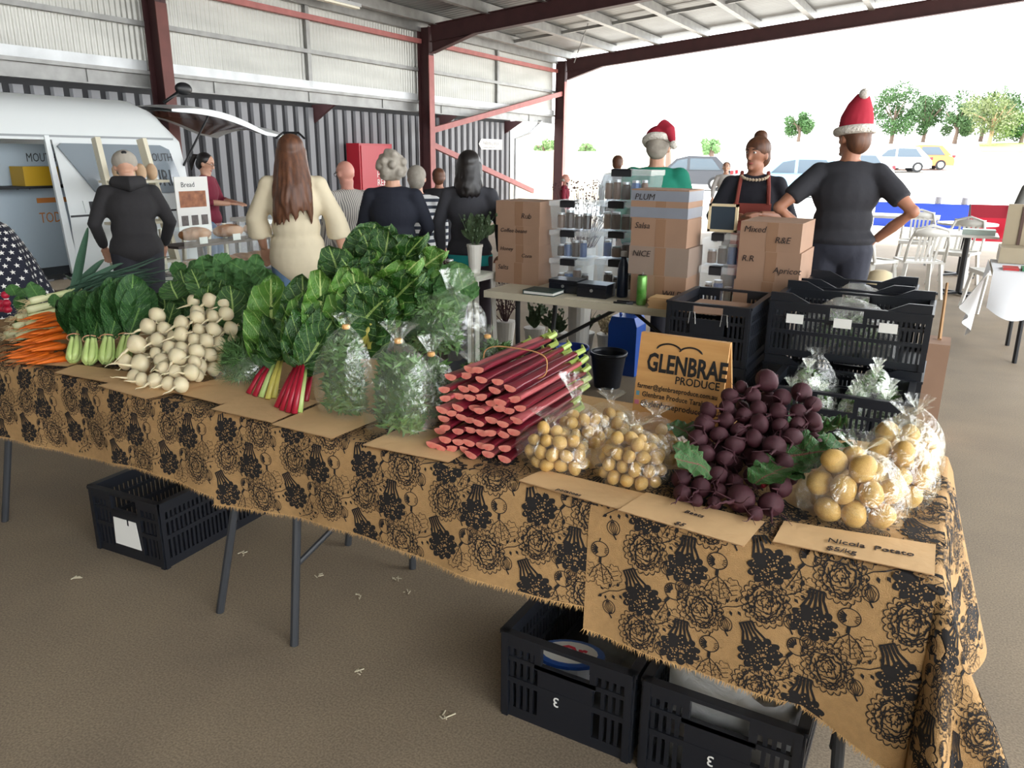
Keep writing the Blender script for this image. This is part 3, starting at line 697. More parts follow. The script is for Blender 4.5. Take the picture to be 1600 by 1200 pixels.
for P, rr in zip(settle(tp, tr2, _tl), tr2):
    lowz = P.z < CTZ + .07
    ax = Vector((U(-.25, .3), .9, U(-.12, .0))) if lowz else Vector((U(-.2, .3), .8, U(.1, .4)))
    place_round(rnd.choice(TM), 'turnip', P, rr, ax, 'small white turnip with a thin root in the turnip pile', 'turnip', 'white turnips in a pile')
# turnip tops, kale and herbs heaped along the back edge
def heap(name, label, cat, n, pxr, yr, kind, lrange, wr, base_drop=.22, group=None):
    c = on((pxr[0] + pxr[2]) / 2, pxr[3], 'y', (yr[0] + yr[1]) / 2); c.z = CTZ
    t = thing(name, label, cat, c, group=group)
    for i in range(n):
        y = U(*yr); B = on(U(pxr[0], pxr[2]), U(pxr[1], pxr[3]), 'y', y); L_ = U(*lrange)
        B.z = max(B.z, CTZ + .03)
        A = B + Vector((U(-.5, .5) * L_, U(-.1, .5) * L_, -L_ * U(.35, .9))); A.z = max(A.z, CTZ + .004)
        leafAB(t, kind, A, B, L_ * U(*wr))
    return t
heap('turnip_greens', 'broad green turnip tops behind the white turnips', 'greens', 26, (250, 415, 370, 500), (2.05, 2.25), 'chard', (.16, .24), (.5, .7))
heap('kale_bunch', 'bushy dark green kale at the back of the table', 'greens', 46, (262, 400, 415, 450), (2.25, 2.42), 'herb', (.10, .18), (.5, .8))
heap('parsley_bunch', 'frilly green herbs beyond the pile of chard', 'greens', 34, (660, 405, 720, 465), (2.37, 2.44), 'herb', (.10, .17), (.5, .8))
heap('radish_greens', 'green radish tops beside the leeks', 'greens', 10, (15, 440, 55, 500), (1.98, 2.08), 'herb', (.08, .13), (.5, .7))
M_rad = mat('radish_red', (190, 30, 60), .35, var=.15, vscale=20)
m = MB(); m.ell((0, 0, 0), (1, 1, 1.05), 14, 9); m.tube([(0, 0, -1), (.1, 0, -1.6), (.25, 0, -2.2)], [.15, .06, .02], 5); radm = m.mesh('radish', M_rad, smooth=True)
for (px, py) in ((8, 461), (1, 474), (-9, 462), (10, 486)):
    P = on(px, py, 'y', 2.2)
    while P.z > CTZ - .002:                            # a small pile that stands on the table
        place_round(radm, 'radish', Vector((P.x, P.y, max(P.z, CTZ + .02))), .0205, (.9, .3, .1), 'round red radish beside the leeks', 'radish', 'red radishes'); P.z -= .043
# ---- leeks
M_leekw = mat('leek_white', (222, 214, 180), .45, c2=(176, 190, 120), vscale=6); M_rootl = mat('leek_root', (200, 182, 142), .9)
for i in range(9):
    lay, k = ((0, 0), (0, 1), (0, 2), (1, 0), (1, 1), (2, 0), (2, 1), (3, 0), (4, 0))[i]      # layers, each lying in the grooves of the one below
    A = Vector((-3.70 + .041 * (k + .5 * (lay % 2) + .5 * (lay > 2)), 1.86 + .035 * (k % 2) + .03 * lay, CTZ + .019 + .035 * lay))
    d = Vector((.08, .97, .10)).normalized()
    t = thing('leek', 'long leek with a pale root end beside the carrots', 'leek', A, group='leeks in a heap')
    m = MB(); m.tube([d * 0, d * .02, d * .12, d * .24], [.016, .018, .015, .019], 10); m.build('shank', M_leekw, t, smooth=True)
    m = MB()
    for k in range(14): m.tube([(0, 0, 0), Vector((U(-.02, .02), -.015 + U(-.01, .01), U(-.02, .015))), Vector((U(-.03, .03), -.03 + U(-.02, .0), U(-.03, .012)))], [.0016, .001, .0005], 4)
    ro = m.build('roots', M_rootl, t); ro['kind'] = 'stuff'
    for k in range(5):
        S = A + d * (.18 + .02 * k); L_ = U(.34, .5); e = (d + Vector((U(-.25, .5), U(-.1, .2), U(.15, .75)))).normalized()
        leafAB(t, 'leek', S, S + e * L_, .045, face=Vector((-.2, -.3, 1)))
# one long leek leaf reaching up
_lk = bpy.data.objects['leek.008']; A = _lk.location + Vector((.018, .20, .022))
for px, py in ((145, 335), (190, 398), (170, 392), (120, 400)): leafAB(_lk, 'leek', A, on(px, py, 'y', 2.42), .05)
# ---- carrots
M_carrot = mat('carrot_orange', (226, 112, 22), .5, c2=(200, 90, 16), vscale=40, bump=.2, bscale=80, stretch=(1, .2, 1))
def carrot_mesh(seed):
    g_ = random.Random(seed); m = MB(); pts = []; rr = []
    for i in range(9):
        t = i / 8; pts.append((.003 * math.sin(t * 4 + seed), -t * .15, .002 * math.sin(t * 5 + seed * 2))); rr.append(.0152 * (1 - t) ** .7 + .0012)
    m.tube(pts, [.009] + rr[1:], 9)
    m.tube([pts[-1], Vector(pts[-1]) + Vector((.01, -.03, .003)), Vector(pts[-1]) + Vector((.005, -.055, 0))], [.0012, .0008, .0004], 4)
    return m.mesh('carrot', M_carrot, smooth=True)
CM = [carrot_mesh(s) for s in range(4)]
cp = []
for i in range(34):
    row, k = i % 7, i // 7                            # seven rows up the leaning face of the bunch, side by side to the left
    cp.append(on_slope(116 - 2.4 * row, 494 + 12.4 * row, 1.83, CTZ + .014, .8) + Vector((-.0315 * k, U(-.012, .006) - .006 * k, 0)))
for P in settle_rods(cp, .0142, -3.52, -2.99):
    o = obj('carrot', rnd.choice(CM), None, P, (.03, U(-3, 3), U(-.02, .02)), U(.88, .98)); tag(o, 'slim orange carrot in the bunch beside the pak choy', 'carrot', 'carrots in a bunch')
heap('carrot_greens', 'dark leafy greens behind the carrots', 'greens', 10, (85, 455, 130, 490), (2.05, 2.15), 'herb', (.10, .15), (.4, .6))
# ---- pak choy: pale bulbous stalks, dark paddle leaves
M_choys = mat('choy_stalk', (196, 212, 140), .4, c2=(170, 196, 110), vscale=14)
for i, (px, py, tx, ty) in enumerate(((107, 571, 126, 445), (132, 575, 150, 440), (158, 574, 180, 432), (185, 572, 213, 428))):
    A = T(px, py); A.y += .02; A.z += .012; Bt = on(tx, ty, 'y', A.y + .20)
    t = thing('pak_choy', ['pak choy with pale bulbous stalks next to the carrots', 'pak choy with a pink band, second from the carrots', 'broad pak choy, third from the carrots', 'pak choy with pale stalks next to the turnips'][i], 'pak choy', A, group='pak choy in bunches')
    ax = (Bt - A).normalized(); sx = ax.cross(Vector((0, -1, .3))).normalized(); nz = sx.cross(ax)
    for k, (s, f) in enumerate(((-1, .3), (-.5, -.9), (.1, -1.1), (.6, -.8), (1, .2), (0, .8))):
        o_ = sx * s * .022 - nz * f * -.018
        pts = [o_ * .25 + ax * .004, o_ * .95 + ax * .025, o_ * 1.05 + ax * .06, o_ * .8 + ax * .11, o_ * .8 + ax * .17]
        m = MB(); m.tube(pts, [.011, .014, .012, .008, .004], 8); m.build('stalk', M_choys, t, smooth=True)
        tip = Bt + sx * s * .07 + Vector((0, f * .04, U(-.03, .02))) - ax * (.03 if k > 3 else 0)
        leafAB(t, 'choy', A + pts[-2], tip, U(.10, .14))
    m = MB(); m.tube([ax * .115 + sx * (.033 * math.cos(a)) + nz * (.03 * math.sin(a)) for a in np.linspace(0, 2 * PI, 17)], .0022, 5, caps=False); m.build('rubber_band', mat('pink_band', (206, 150, 120), .5), t)
# ---- chard
def chard_bunch(label, stems, leaves, band=True):
    A0 = T(*stems[0][:2]); t = thing('chard_bunch', label, 'chard', A0, group='chard bunches')
    ends = []
    for (px, py, qx, qy, c) in stems:
        A = T(px, py) + Vector((0, 0, .008)); B = on(qx, qy, 'y', A.y + .10)
        m = MB(); m.tube([A - A0, (A + B) / 2 - A0 + Vector((0, 0, .006)), B - A0], [.011, .010, .007], 8, flat=.6); m.build('stem', {'r': M_stemred, 'y': M_stemyel, 'w': M_choys}[c], t, smooth=True); ends.append(B)
    for i, (px, py, w_, kd, dy) in enumerate(leaves):
        B = ends[i % len(ends)]; leafAB(t, kd, B - Vector((0, 0, .01)), on(px, py, 'y', B.y + dy), w_, tilt=.5)
    c = sum(ends, Vector()) / len(ends) - A0; 
    m = MB(); m.tube([c * .75 + Vector((.035 * math.cos(a), .012 * math.sin(a), .022 * math.sin(a))) for a in np.linspace(0, 2 * PI, 15)], .002, 5, caps=False); m.build('tie', M_black, t)
    return t
chard_bunch('rainbow chard bunch with pink and yellow stems tied together', [(388, 618, 418, 566, 'r'), (398, 622, 424, 566, 'r'), (408, 624, 430, 565, 'w'), (418, 627, 436, 564, 'y'), (428, 625, 440, 562, 'y')],
    [(425, 418, .20, 'chardl', .16), (395, 455, .16, 'chard', .2), (455, 440, .16, 'chard', .22), (385, 500, .14, 'chard', .14), (470, 480, .15, 'chard', .12), (410, 500, .15, 'chard', .1), (440, 480, .15, 'chardl', .2)])
chard_bunch('red chard bunch with bright red stems tied together', [(432, 640, 462, 572, 'r'), (440, 645, 466, 570, 'r'), (450, 648, 470, 570, 'r'), (460, 650, 474, 570, 'r'), (468, 648, 478, 572, 'w'), (478, 630, 488, 578, 'r')],
    [(520, 428, .18, 'chard', .2), (495, 440, .16, 'chard', .22), (545, 465, .16, 'chard', .2), (475, 480, .14, 'chard', .16), (520, 500, .15, 'chard', .1), (500, 520, .14, 'chard', .06), (545, 520, .13, 'chard', .12)])
regs = [((500, 415), (470, 560), 1.98), ((560, 420), (540, 560), 2.0), ((578, 430), (570, 530), 2.02), ((605, 410), (580, 500), 2.1), ((560, 385), (540, 470), 2.16), ((620, 375), (590, 460), 2.2), ((600, 350), (570, 430), 2.28), ((660, 400), (645, 455), 2.38)]
labs = ['leaning against the red chard bunch', 'in the middle of the chard heap', 'behind the tied bags of greens', 'beside the large bag of greens', 'high in the chard heap with curled edges', 'with a broad leaf near the top of the heap', 'topmost in the chard heap', 'beside the frilly herbs']
for (tip, bs, y), lb in zip(regs, labs):
    A = on(bs[0], bs[1], 'y', y); A.z = max(CTZ + .02, A.z); t = thing('chard_bunch', 'dark green chard bunch ' + lb, 'chard', A, group='chard bunches')
    for k in range(8):
        B = on(tip[0] + U(-42, 42), tip[1] + U(-10, 60), 'y', y + U(-.05, .14)); S = A + Vector((U(-.06, .06), U(0, .06), U(-.02, .05)))
        if (B - S).length < .14: B = S + (B - S).normalized() * .16
        leafAB(t, 'chard' if U(0, 1) < .75 else 'chardl', S, B, U(.13, .19), tilt=1.3)
    m = MB()
    for k in range(5): m.tube([Vector((U(-.03, .03), U(-.03, .0), -.03)), Vector((U(-.04, .04), U(.0, .04), .06))], [.009, .006], 7)
    m.build('stems', M_stemyel, t, smooth=True)
# ---- rhubarb
M_rhub = mat('rhubarb_skin', (124, 26, 44), .36, c2=(92, 24, 36), vscale=9, stretch=(6, .6, 6)); M_rhubp = mat('rhubarb_pale', (196, 110, 110), .4, c2=(168, 60, 70), vscale=9, stretch=(6, .6, 6)); M_rhubc = mat('rhubarb_cut', (238, 168, 146), .5, c2=(220, 104, 96), vscale=40)
M_rhubg = mat('rhubarb_top', (150, 168, 80), .45)
def rhub_mesh(seed, pale=False):
    g_ = random.Random(seed); m = MB(); n = 9; L_ = .46
    def ring(t):
        wd = .0172 * (1.25 if t < .04 else 1) * (1 - .30 * t); th = .0150 * (1 - .25 * t); c = Vector((.003 * math.sin(t * 3 + seed), t * L_, .0025 * math.sin(t * 4 + seed * 1.7)))
        return [c + Vector((wd * math.cos(a), 0, th * math.sin(a) * (1 if math.sin(a) < 0 else .35) )) for a in np.linspace(0, 2 * PI, 12, endpoint=False)]
    vs = []; fs = []
    for i in range(n): vs += ring(i / (n - 1))
    m.cur = 0
    for i in range(n - 1):
        for k in range(12): a = i * 12 + k; b = i * 12 + (k + 1) % 12; fs.append((a, b, b + 12, a + 12))
    m.add(vs, fs); m.cur = 1; m.add([v + Vector((0, -.0012, 0)) for v in ring(0)], [tuple(range(12))])
    m.cur = 2; m.tube([Vector((0, L_ - .01, 0)), Vector((.01, L_ + .03, .008)), Vector((-.01, L_ + .06, .014))], [.011, .010, .004], 7)
    return m.mesh('rhubarb_stalk', [M_rhubp if pale else M_rhub, M_rhubc, M_rhubg], smooth=False)
RM = [rhub_mesh(s) for s in range(4)] + [rhub_mesh(9, True)]
ends = []
for row, (x0, x1, y_) in enumerate(((662, 790, 708), (655, 800, 690), (658, 815, 672), (662, 820, 654), (668, 825, 637), (675, 815, 621), (690, 800, 606), (715, 790, 590), (720, 770, 575))):
    n_ = int((x1 - x0) / 19)
    for k in range(n_): ends.append((x0 + (x1 - x0) * (k + .5) / n_ + U(-5, 5), y_ + U(-5, 5) + (k / n_) * 8, row))
rp = []
for px, py, row in ends: P = on_slope(px, py, 1.74, CTZ + .015, 1.5); P.y += U(-.02, .02); rp.append(P)
for P in settle_rods(rp, .0155, -1.238, -1.0):
    o = obj('rhubarb_stalk', rnd.choice(RM), None, P, (0, U(-.25, .25), U(-.008, .008)), U(.94, 1.04))
    tag(o, 'red rhubarb stalk with a pale cut end in the heap', 'rhubarb', 'rhubarb stalks in a heap')
_top = sorted(rp, key=lambda p: -p.z)[:9]; _x0, _x1 = min(p.x for p in _top), max(p.x for p in _top); _z0, _z1 = min(p.z for p in _top), max(p.z for p in _top)
t = thing('twine_tie', 'string tied around the top rhubarb bundle', 'string', ((_x0 + _x1) / 2, 2.06, (_z0 + _z1) / 2))
_sgn = lambda v: abs(v) ** .6 * (1 if v > 0 else -1)
m = MB(); m.tube([Vector((((_x1 - _x0) / 2 + .020) * _sgn(math.cos(a)), .012 * math.sin(a), ((_z1 - _z0) / 2 + .017) * _sgn(math.sin(a)))) for a in np.linspace(0, 2 * PI, 41)], .0022, 5, caps=False); m.build('loop', mat('twine', (190, 140, 90), .9), t)
# ---- beetroot
def beet_mesh(seed):
    g_ = random.Random(seed); m = turnip_mesh(seed + 20)
    for k in range(2):
        a = g_.uniform(0, 6); p = Vector((0, 0, -1.0)); pts = [p]
        for i in range(6): a += g_.uniform(-.4, .4); p = p + Vector((.28 * math.cos(a), .28 * math.sin(a), -.12)); pts.append(p)
        m.tube(pts, [.07, .05, .04, .03, .025, .02, .012], 5)
    return m.mesh('beetroot', M_beet, smooth=True)
BM = [beet_mesh(s) for s in range(5)]
bpx = [(615,125,60),(440,185,45),(495,155,35),(540,185,45),(770,165,50),(690,185,45),(335,250,45),(400,255,40),(585,240,45),(660,260,48),(740,260,42),(820,225,42),(825,295,42),(750,315,38),(585,320,52),(295,335,50),(375,360,45),(440,300,45),(510,270,40),(230,380,48),(305,420,50),(480,395,50),(555,390,48),(630,415,58),(720,370,50),(670,310,40),(390,465,45),(580,485,48),(690,490,48),(450,330,40),(270,540,45),(200,575,48),(375,565,50),(540,570,52),(470,600,40),(300,625,50),(215,650,45),(370,640,40),(490,675,72),(620,695,62),(720,640,55),(560,740,40),(360,690,35),(270,690,35)]
bp2, br2 = [], []
for x, y, r in bpx:
    px, py = 1000 + x / 3.077, 560 + y / 3.077; P = on_slope(px, py, 1.80, CTZ + .04, .55); rr = 1.08 * r / 3.077 / (F_PX / (P - CAM).dot(CF))
    bp2.append(P); br2.append(rr); Q = P.copy()
    while Q.z > CTZ + .075: Q = Q + Vector((U(-.012, .012), .012, -.060)); bp2.append(Q.copy()); br2.append(rr)
def _bl(P, r, P0):
    P[:, 0] = np.maximum(P[:, 0], -.535 + r); P[:, 1] = np.clip(P[:, 1], TY0 + .03 + r, TY1 - r)
    P[:, 0] = np.where(P[:, 1] - r < 1.97, np.minimum(P[:, 0], -.238 - r), np.minimum(P[:, 0], -.14 - r))
for P, rr in zip(settle(bp2, br2, _bl), br2):
    ax = Vector((U(-.3, .5), .9, U(-.1, .0))) if P.z < CTZ + .07 else Vector((U(-.3, .6), .8 + U(-.2, .3), U(-.1, .5)))
    place_round(rnd.choice(BM), 'beetroot', P, rr, ax, 'dark purple beetroot with thin roots in the heap', 'beetroot', 'beetroots in a heap')
t = thing('beetroot_greens', 'beetroot leaves with red veins spreading behind the beetroot', 'greens', T(1250, 720))
for (ax_, ay, bx_, by_, w_) in ((1230, 720, 1340, 670, .10), (1220, 720, 1318, 665, .09), (1200, 745, 1275, 690, .1), (1220, 690, 1320, 610, .09), (1250, 690, 1300, 615, .1), (1225, 725, 1290, 678, .1), (1180, 755, 1245, 712, .1), (1100, 690, 1050, 650, .07), (1095, 720, 1060, 690, .08), (1110, 740, 1070, 705, .08), (1240, 715, 1325, 640, .08), (1200, 720, 1290, 690, .1)):
    A = T(ax_, ay, CTZ + .085); B = T(bx_, by_, CTZ + U(.12, .16)); leafAB(t, 'beet', A, B, w_ * 1.2, face=Vector((-.2, -.4, 1)))
for k in range(9):
    A = T(1190 + U(-20, 30), 740 + U(-25, 20), CTZ + .05); B = T(1260 + U(-10, 30), 700 + U(-20, 20), CTZ + .05)
    m = MB(); m.tube([A - t.location, B - t.location], [.006, .003], 6); m.build('leaf_stalk', M_stemred, t, smooth=True)
# ---- bags
M_tie = mat('orange_tie', (214, 160, 96), .6)
def bag_shell(m, w, d, h, neck, seed, flat=2.6, tail=.05, lean=(0, 0)):
    g_ = random.Random(seed); ph = [g_.uniform(0, 6.28) for _ in range(5)]
    def fn(u, v):
        th = 2 * PI * u; c, s = math.cos(th), math.sin(th); k = (abs(c) ** flat + abs(s) ** flat) ** (-1 / flat)
        H = h + neck + tail
        z = v * H
        if z < h:
            t = z / h; r = (.80 + .20 * math.sin(min(1, t / .35) * PI / 2)) if t < .35 else (1 - .0 * t) * (math.cos((t - .35) / .65 * PI / 2) ** .62) * (1 - .12) + .12
        elif z < h + neck: r = .12
        else: r = .12 + .34 * ((z - h - neck) / max(1e-4, tail))
        wr = 1 + (.02 + .10 * max(0, z / h - .55)) * (math.sin(9 * th + ph[0] + z * 12) + .6 * math.sin(15 * th + ph[1] - z * 20)) * (1 if z < h else 1.6) + .04 * math.sin(3 * th + ph[2] + z * 9) + .025 * math.sin(5 * th + ph[3] - z * 23)
        return Vector((w / 2 * c * k * r * wr + lean[0] * (z / h) ** 1.5, d / 2 * s * k * r * wr + lean[1] * (z / h) ** 1.5, max(.001, z)))
    m.grid(fn, 44, 30)
def bag(name, label, P, w, d, h, neck=.012, tail=.05, rz=0, tie=True, seed=1, lean=(0, 0), group=None, mt=None):
    t = thing(name, label, 'plastic bag', P, rz, group)
    m = MB(); bag_shell(m, w, d, h, neck, seed, tail=tail, lean=lean); m.build('film', mt or M_film, t, smooth=True)
    if tie:
        m = MB(); m.lathe([(.010, 0), (.013, .004), (.013, .010), (.010, .014)], 10, c=(lean[0], lean[1], h - .004)); m.build('tie', M_tie, t)
    return t
def pack(n, r, w, d, h, seed, elong=1.0):
    g_ = random.Random(seed); P = [Vector((g_.uniform(-.8, .8), g_.uniform(-.8, .8), g_.uniform(0.05, .8))) for _ in range(n)]
    S = Vector((w / 2 - r, d / 2 - r, h * .82 - r))
    P = [Vector((p.x * S.x, p.y * S.y, r + p.z * S.z)) for p in P]
    for it in range(130):
        for i in range(n):
            for j in range(i):
                e = P[i] - P[j]; l = e.length or .001
                if l < 1.99 * r: e = e / l * (1.99 * r - l) * .5; P[i] += e; P[j] -= e
            q = Vector((P[i].x / S.x, P[i].y / S.y, max(0, P[i].z - r - h * .15) / S.z)); l = q.length
            if l > 1: P[i].x /= l; P[i].y /= l; P[i].z = r + h * .15 + (P[i].z - r - h * .15) / l if P[i].z > r + h * .15 else P[i].z
            P[i].z = max(r, P[i].z - .0005)
    return P
M_pot = mat('potato_skin', (206, 168, 96), .55, c2=(184, 142, 76), vscale=14, bump=.2, bscale=40)
M_pot2 = mat('small_potato_skin', (214, 176, 100), .5, c2=(170, 124, 66), vscale=18, bump=.15, bscale=60)
def pot_mesh(seed, mt):
    m = MB(); o_ = Vector((seed * 3.1, seed * 1.7, 0)); m.ell((0, 0, 0), (1.13, .96, .90), 14, 9, fn=lambda v: v * (1 + .10 * mnoise.noise(v * 1.3 + o_))); return m.mesh('potato', mt, smooth=True)
PM1 = [pot_mesh(s, M_pot) for s in range(4)]; PM2 = [pot_mesh(s + 7, M_pot2) for s in range(4)]
def potato_bag(label, P, w, d, h, r, n, seed, PMs, plabel, group, rz=0, **kw):
    t = bag('potato_bag', label, P, w, d, h, seed=seed, rz=rz, **kw)
    R = rotz(rz)
    ln_ = kw.get('lean', (0, 0))
    for q in pack(n, r, w * .90, d * .90, h * .98, seed):
        q = q + Vector((ln_[0], ln_[1], 0)) * (q.z / h) ** 1.5
        o = obj('potato', rnd.choice(PMs), None, P + R @ q, (U(0, 6), U(0, 6), U(0, 6)), r * U(.9, 1.0)); tag(o, plabel, 'potato', group)
    return t
NB = [((-.108, 1.868), .25, .17, .17, 21, 15, 'clear bag of large yellow potatoes beside the Nicola Potato card', 'yellow potato in the bag beside the Nicola Potato card', .08),
      ((-.030, 2.035), .20, .15, .165, 22, 12, 'clear bag of yellow potatoes leaning behind the frontmost potato bag', 'yellow potato in the second bag from the Nicola Potato card', .05),
      ((-.022, 2.185), .20, .14, .175, 23, 12, 'clear bag of yellow potatoes beside the beetroot leaves', 'yellow potato in the bag beside the beetroot leaves', .05),
      ((-.002, 2.33), .16, .14, .16, 24, 10, 'clear bag of yellow potatoes at the table corner', 'yellow potato in the bag at the table corner', .1)]
for (pb, w_, d_, h_, sd, n, lb, pl, rz) in NB:
    P = Vector((*pb, CTZ)); potato_bag(lb, P, w_, d_, h_, .033 if sd == 21 else .029 if sd < 24 else .026, n, sd, PM1, pl, 'large yellow potatoes in bags', rz, tie=False, tail=.03, neck=.004, lean=(.0, .025))
GB = [((-.862, 1.805), .22, .15, .12, 31, 34, 'clear bag of small golden potatoes beside the rhubarb', 'small golden potato in the bag beside the rhubarb', -.05, (-.02, .0)),
      ((-.648, 1.822), .21, .165, .14, 32, 44, 'clear bag of small golden potatoes beside the beetroot', 'small golden potato in the bag beside the beetroot', -.05, (.0, .01)),
      ((-.872, 1.968), .19, .14, .14, 33, 26, 'clear bag of small golden potatoes with a tall loose top', 'small golden potato in the tall loose-topped bag', 0, (-.01, .0)),
      ((-.838, 2.115), .18, .12, .10, 34, 16, 'clear bag of small golden potatoes in front of the wooden sign', 'small golden potato in the bag in front of the sign', 0, (.0, .01)),
      ((-.648, 1.99), .19, .14, .125, 35, 22, 'clear bag of small golden potatoes between sign and beetroot', 'small golden potato in the bag between sign and beetroot', .05, (.0, .01))]
for (pb, w_, d_, h_, sd, n, lb, pl, rz, ln) in GB:
    P = Vector((*pb, CTZ)); potato_bag(lb, P, w_, d_, h_, .0195, n, sd, PM2, pl, 'small golden potatoes in bags', rz, tie=False, tail=.07 if sd == 33 else .025, neck=.012, lean=ln)
def greens_fill(t, w, d, h, n, mt, seed, core=True, thin=False):
    g_ = random.Random(seed); m = MB()
    for i in range(n):
        while True:
            p = Vector((g_.uniform(-1, 1), g_.uniform(-1, 1), g_.uniform(0, 1)))
            k = (abs(p.x) ** 2.4 + abs(p.y) ** 2.4) ** (1 / 2.4)
            if .55 < max(k, p.z) < 1 and k < 1 - .45 * max(0, p.z - .4): break
        c = Vector((p.x * w * .335, p.y * d * .32, .026 + p.z * h * .74)); a = Vector((g_.uniform(-1, 1), g_.uniform(-1, 1), g_.uniform(-1, 1))).normalized(); b = a.cross(Vector((p.x, p.y, .4)) + Vector((g_.uniform(-.4, .4),) * 3)).normalized()
        L_ = g_.uniform(.018, .038) * (1.5 if thin else 1); wd = g_.uniform(.005, .012) * (.25 if thin else 1); nrm = a.cross(b) * .006
        m.add([Vector((v.x, v.y, max(.006, v.z))) for v in (c - a * L_, c - b * wd + nrm, c + a * L_, c + b * wd + nrm)], [(0, 1, 2, 3)])
    o = m.build('leaves', mt, t); o['kind'] = 'stuff'
    if core:
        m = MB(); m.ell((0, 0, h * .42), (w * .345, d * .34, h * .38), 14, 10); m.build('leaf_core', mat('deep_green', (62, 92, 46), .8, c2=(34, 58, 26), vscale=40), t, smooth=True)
M_gl = mat('bagged_leaf', (94, 128, 66), .5, c2=(52, 88, 38), vscale=60); M_gd = mat('dill_green', (88, 124, 66), .55, c2=(56, 92, 44), vscale=60)
GG = [((-1.655, 1.835), .21, .15, .30, 'clear tied bag of green leaves beside the red chard stems', (.02, 0), .03, 0, 41),
      ((-1.400, 1.80), .25, .165, .29, 'clear tied bag of green leaves, fullest of the tied bags', (.0, .0), .045, 0, 42),
      ((-1.405, 1.975), .18, .12, .21, 'clear bag of green leaves behind the rhubarb ends', (.0, .0), .05, .2, 43),
      ((-1.345, 2.15), .17, .13, .14, 'small tied bag of green leaves beside the big leaf bag', (-.01, 0), .035, .1, 44),
      ((-1.385, 2.365), .18, .13, .19, 'clear bag of green leaves behind the rhubarb tops', (-.04, 0), .03, .1, 45)]
for (pb, w_, d_, h_, lb, ln, tail, rz, sd) in GG:
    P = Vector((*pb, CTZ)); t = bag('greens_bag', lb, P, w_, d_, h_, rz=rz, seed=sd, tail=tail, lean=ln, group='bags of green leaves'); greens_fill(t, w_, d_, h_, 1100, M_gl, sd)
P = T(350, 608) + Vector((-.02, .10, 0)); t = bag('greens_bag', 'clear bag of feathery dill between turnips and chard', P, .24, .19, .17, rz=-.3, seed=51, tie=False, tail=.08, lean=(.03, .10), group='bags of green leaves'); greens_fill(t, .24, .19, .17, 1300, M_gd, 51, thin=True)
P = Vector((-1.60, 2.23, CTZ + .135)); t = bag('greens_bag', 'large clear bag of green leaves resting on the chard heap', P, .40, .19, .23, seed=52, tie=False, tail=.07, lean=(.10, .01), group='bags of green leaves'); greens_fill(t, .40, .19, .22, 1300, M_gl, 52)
# greens in the black crates
P = Vector((-.455, 3.735, .33)); t = bag('greens_bag', 'big bag of dark greens on the crate of small bags', P, .24, .20, .39, seed=61, tie=False, tail=.02, neck=.005, lean=(.0, .0)); greens_fill(t, .24, .2, .37, 380, mat('dark_bagged_leaf', (58, 84, 52), .5, var=.3, vscale=40), 61)
SBP = [(x, 3.54, .50) for x in (-.525, -.393, -.26, -.127)] + [(x, y, .50) for x in (-.26, -.127) for y in (3.65, 3.76)] + [(-.46, 3.53, .60), (-.19, 3.58, .60), (-.19, 3.71, .60)]
SBP += [(x, y, .33) for x, y, z in SBP[:8]]     # the layer underneath that fills the crate
for k, P in enumerate(SBP):
    P = Vector(P)
    t = bag('small_bag', 'small clear bag of salad leaves in the black crate', P, .115, .100, .10 if k < 11 else .155, seed=70 + k, tie=False, tail=.035, neck=.008, group='small bags in the black crate', mt=film('milky_film', (.80, .82, .78), .18, .16, .15, 30, .7)); greens_fill(t, .12, .10, .09 if k < 11 else .15, 60, M_gl, 70 + k, core=False)
for (x, y, z, w_, lb) in ((-.385, 4.20, .656, .5, 'clear bag of produce in the long black crate'), (-.40, 4.74, .656, .40, 'clear bag of produce in the crate beside the man')):
    t = thing('produce_bag', lb, 'plastic bag', (x, y, z)); m = MB(); m.grid(lambda a, b: Vector(((a - .5) * w_, (b - .5) * .32, .25 * math.sin(PI * a) ** .4 * math.sin(PI * b) ** .4 + .012 + .025 * max(-.4, mnoise.noise(Vector((a * 7, b * 6, z * 9)))))), 26, 18); m.build('film', film('milky_film', (.80, .82, .78), .18, .16, .15, 30, .7), t, smooth=True); greens_fill(t, w_ * .9, .28, .20, 260, M_gl, 80, core=False)
# ---- wooden A-frame sign
M_ply = mat('plywood', (204, 156, 96), .55, c2=(188, 138, 80), vscale=5, stretch=(1, 1, 9)); M_paint = mat('black_paint', (24, 24, 26), .5)
SA = Vector((-.805, 2.225, CTZ)); axx = Vector((1, -.03, 0)).normalized(); wd = .282
Sg = thing('wooden_sign', 'folded plywood sign lettered GLENBRAE PRODUCE among the potato bags', 'sign', SA)
lean = Vector((-axx.y, axx.x, 0)) * .05; Hs = .300; upv = (Vector((0, 0, Hs)) + lean)
m = MB(); m.prism([(0, 0), (wd, 0), (wd, 1), (0, 1)], Vector((-axx.y, axx.x, 0)) * .009, (0, 0, 0), ux=axx, uy=upv); m.build('front_board', M_ply, Sg)
bk = Vector((-axx.y, axx.x, 0)) * .165
m = MB(); m.prism([(0, 0), (wd, 0), (wd, 1), (0, 1)], Vector((-axx.y, axx.x, 0)) * .009, bk, ux=axx, uy=(upv - bk + Vector((-axx.y, axx.x, 0)) * .01)); m.build('back_board', M_ply, Sg)
un = upv.normalized(); fr = -(axx.cross(un)).normalized()
fr = fr if fr.y < 0 else -fr
def sign_text(txt, u, v, size, **k): text_mesh(txt, size, frame4(axx * u + un * v + fr * .0012, axx, un), M_paint, 'lettering', Sg, thick=.0003, **k)
sign_text('GLENBRAE', .030, .188, .080, bold=.0024, sx=.66); sign_text('PRODUCE', .128, .158, .034, bold=.0005, sx=.9)
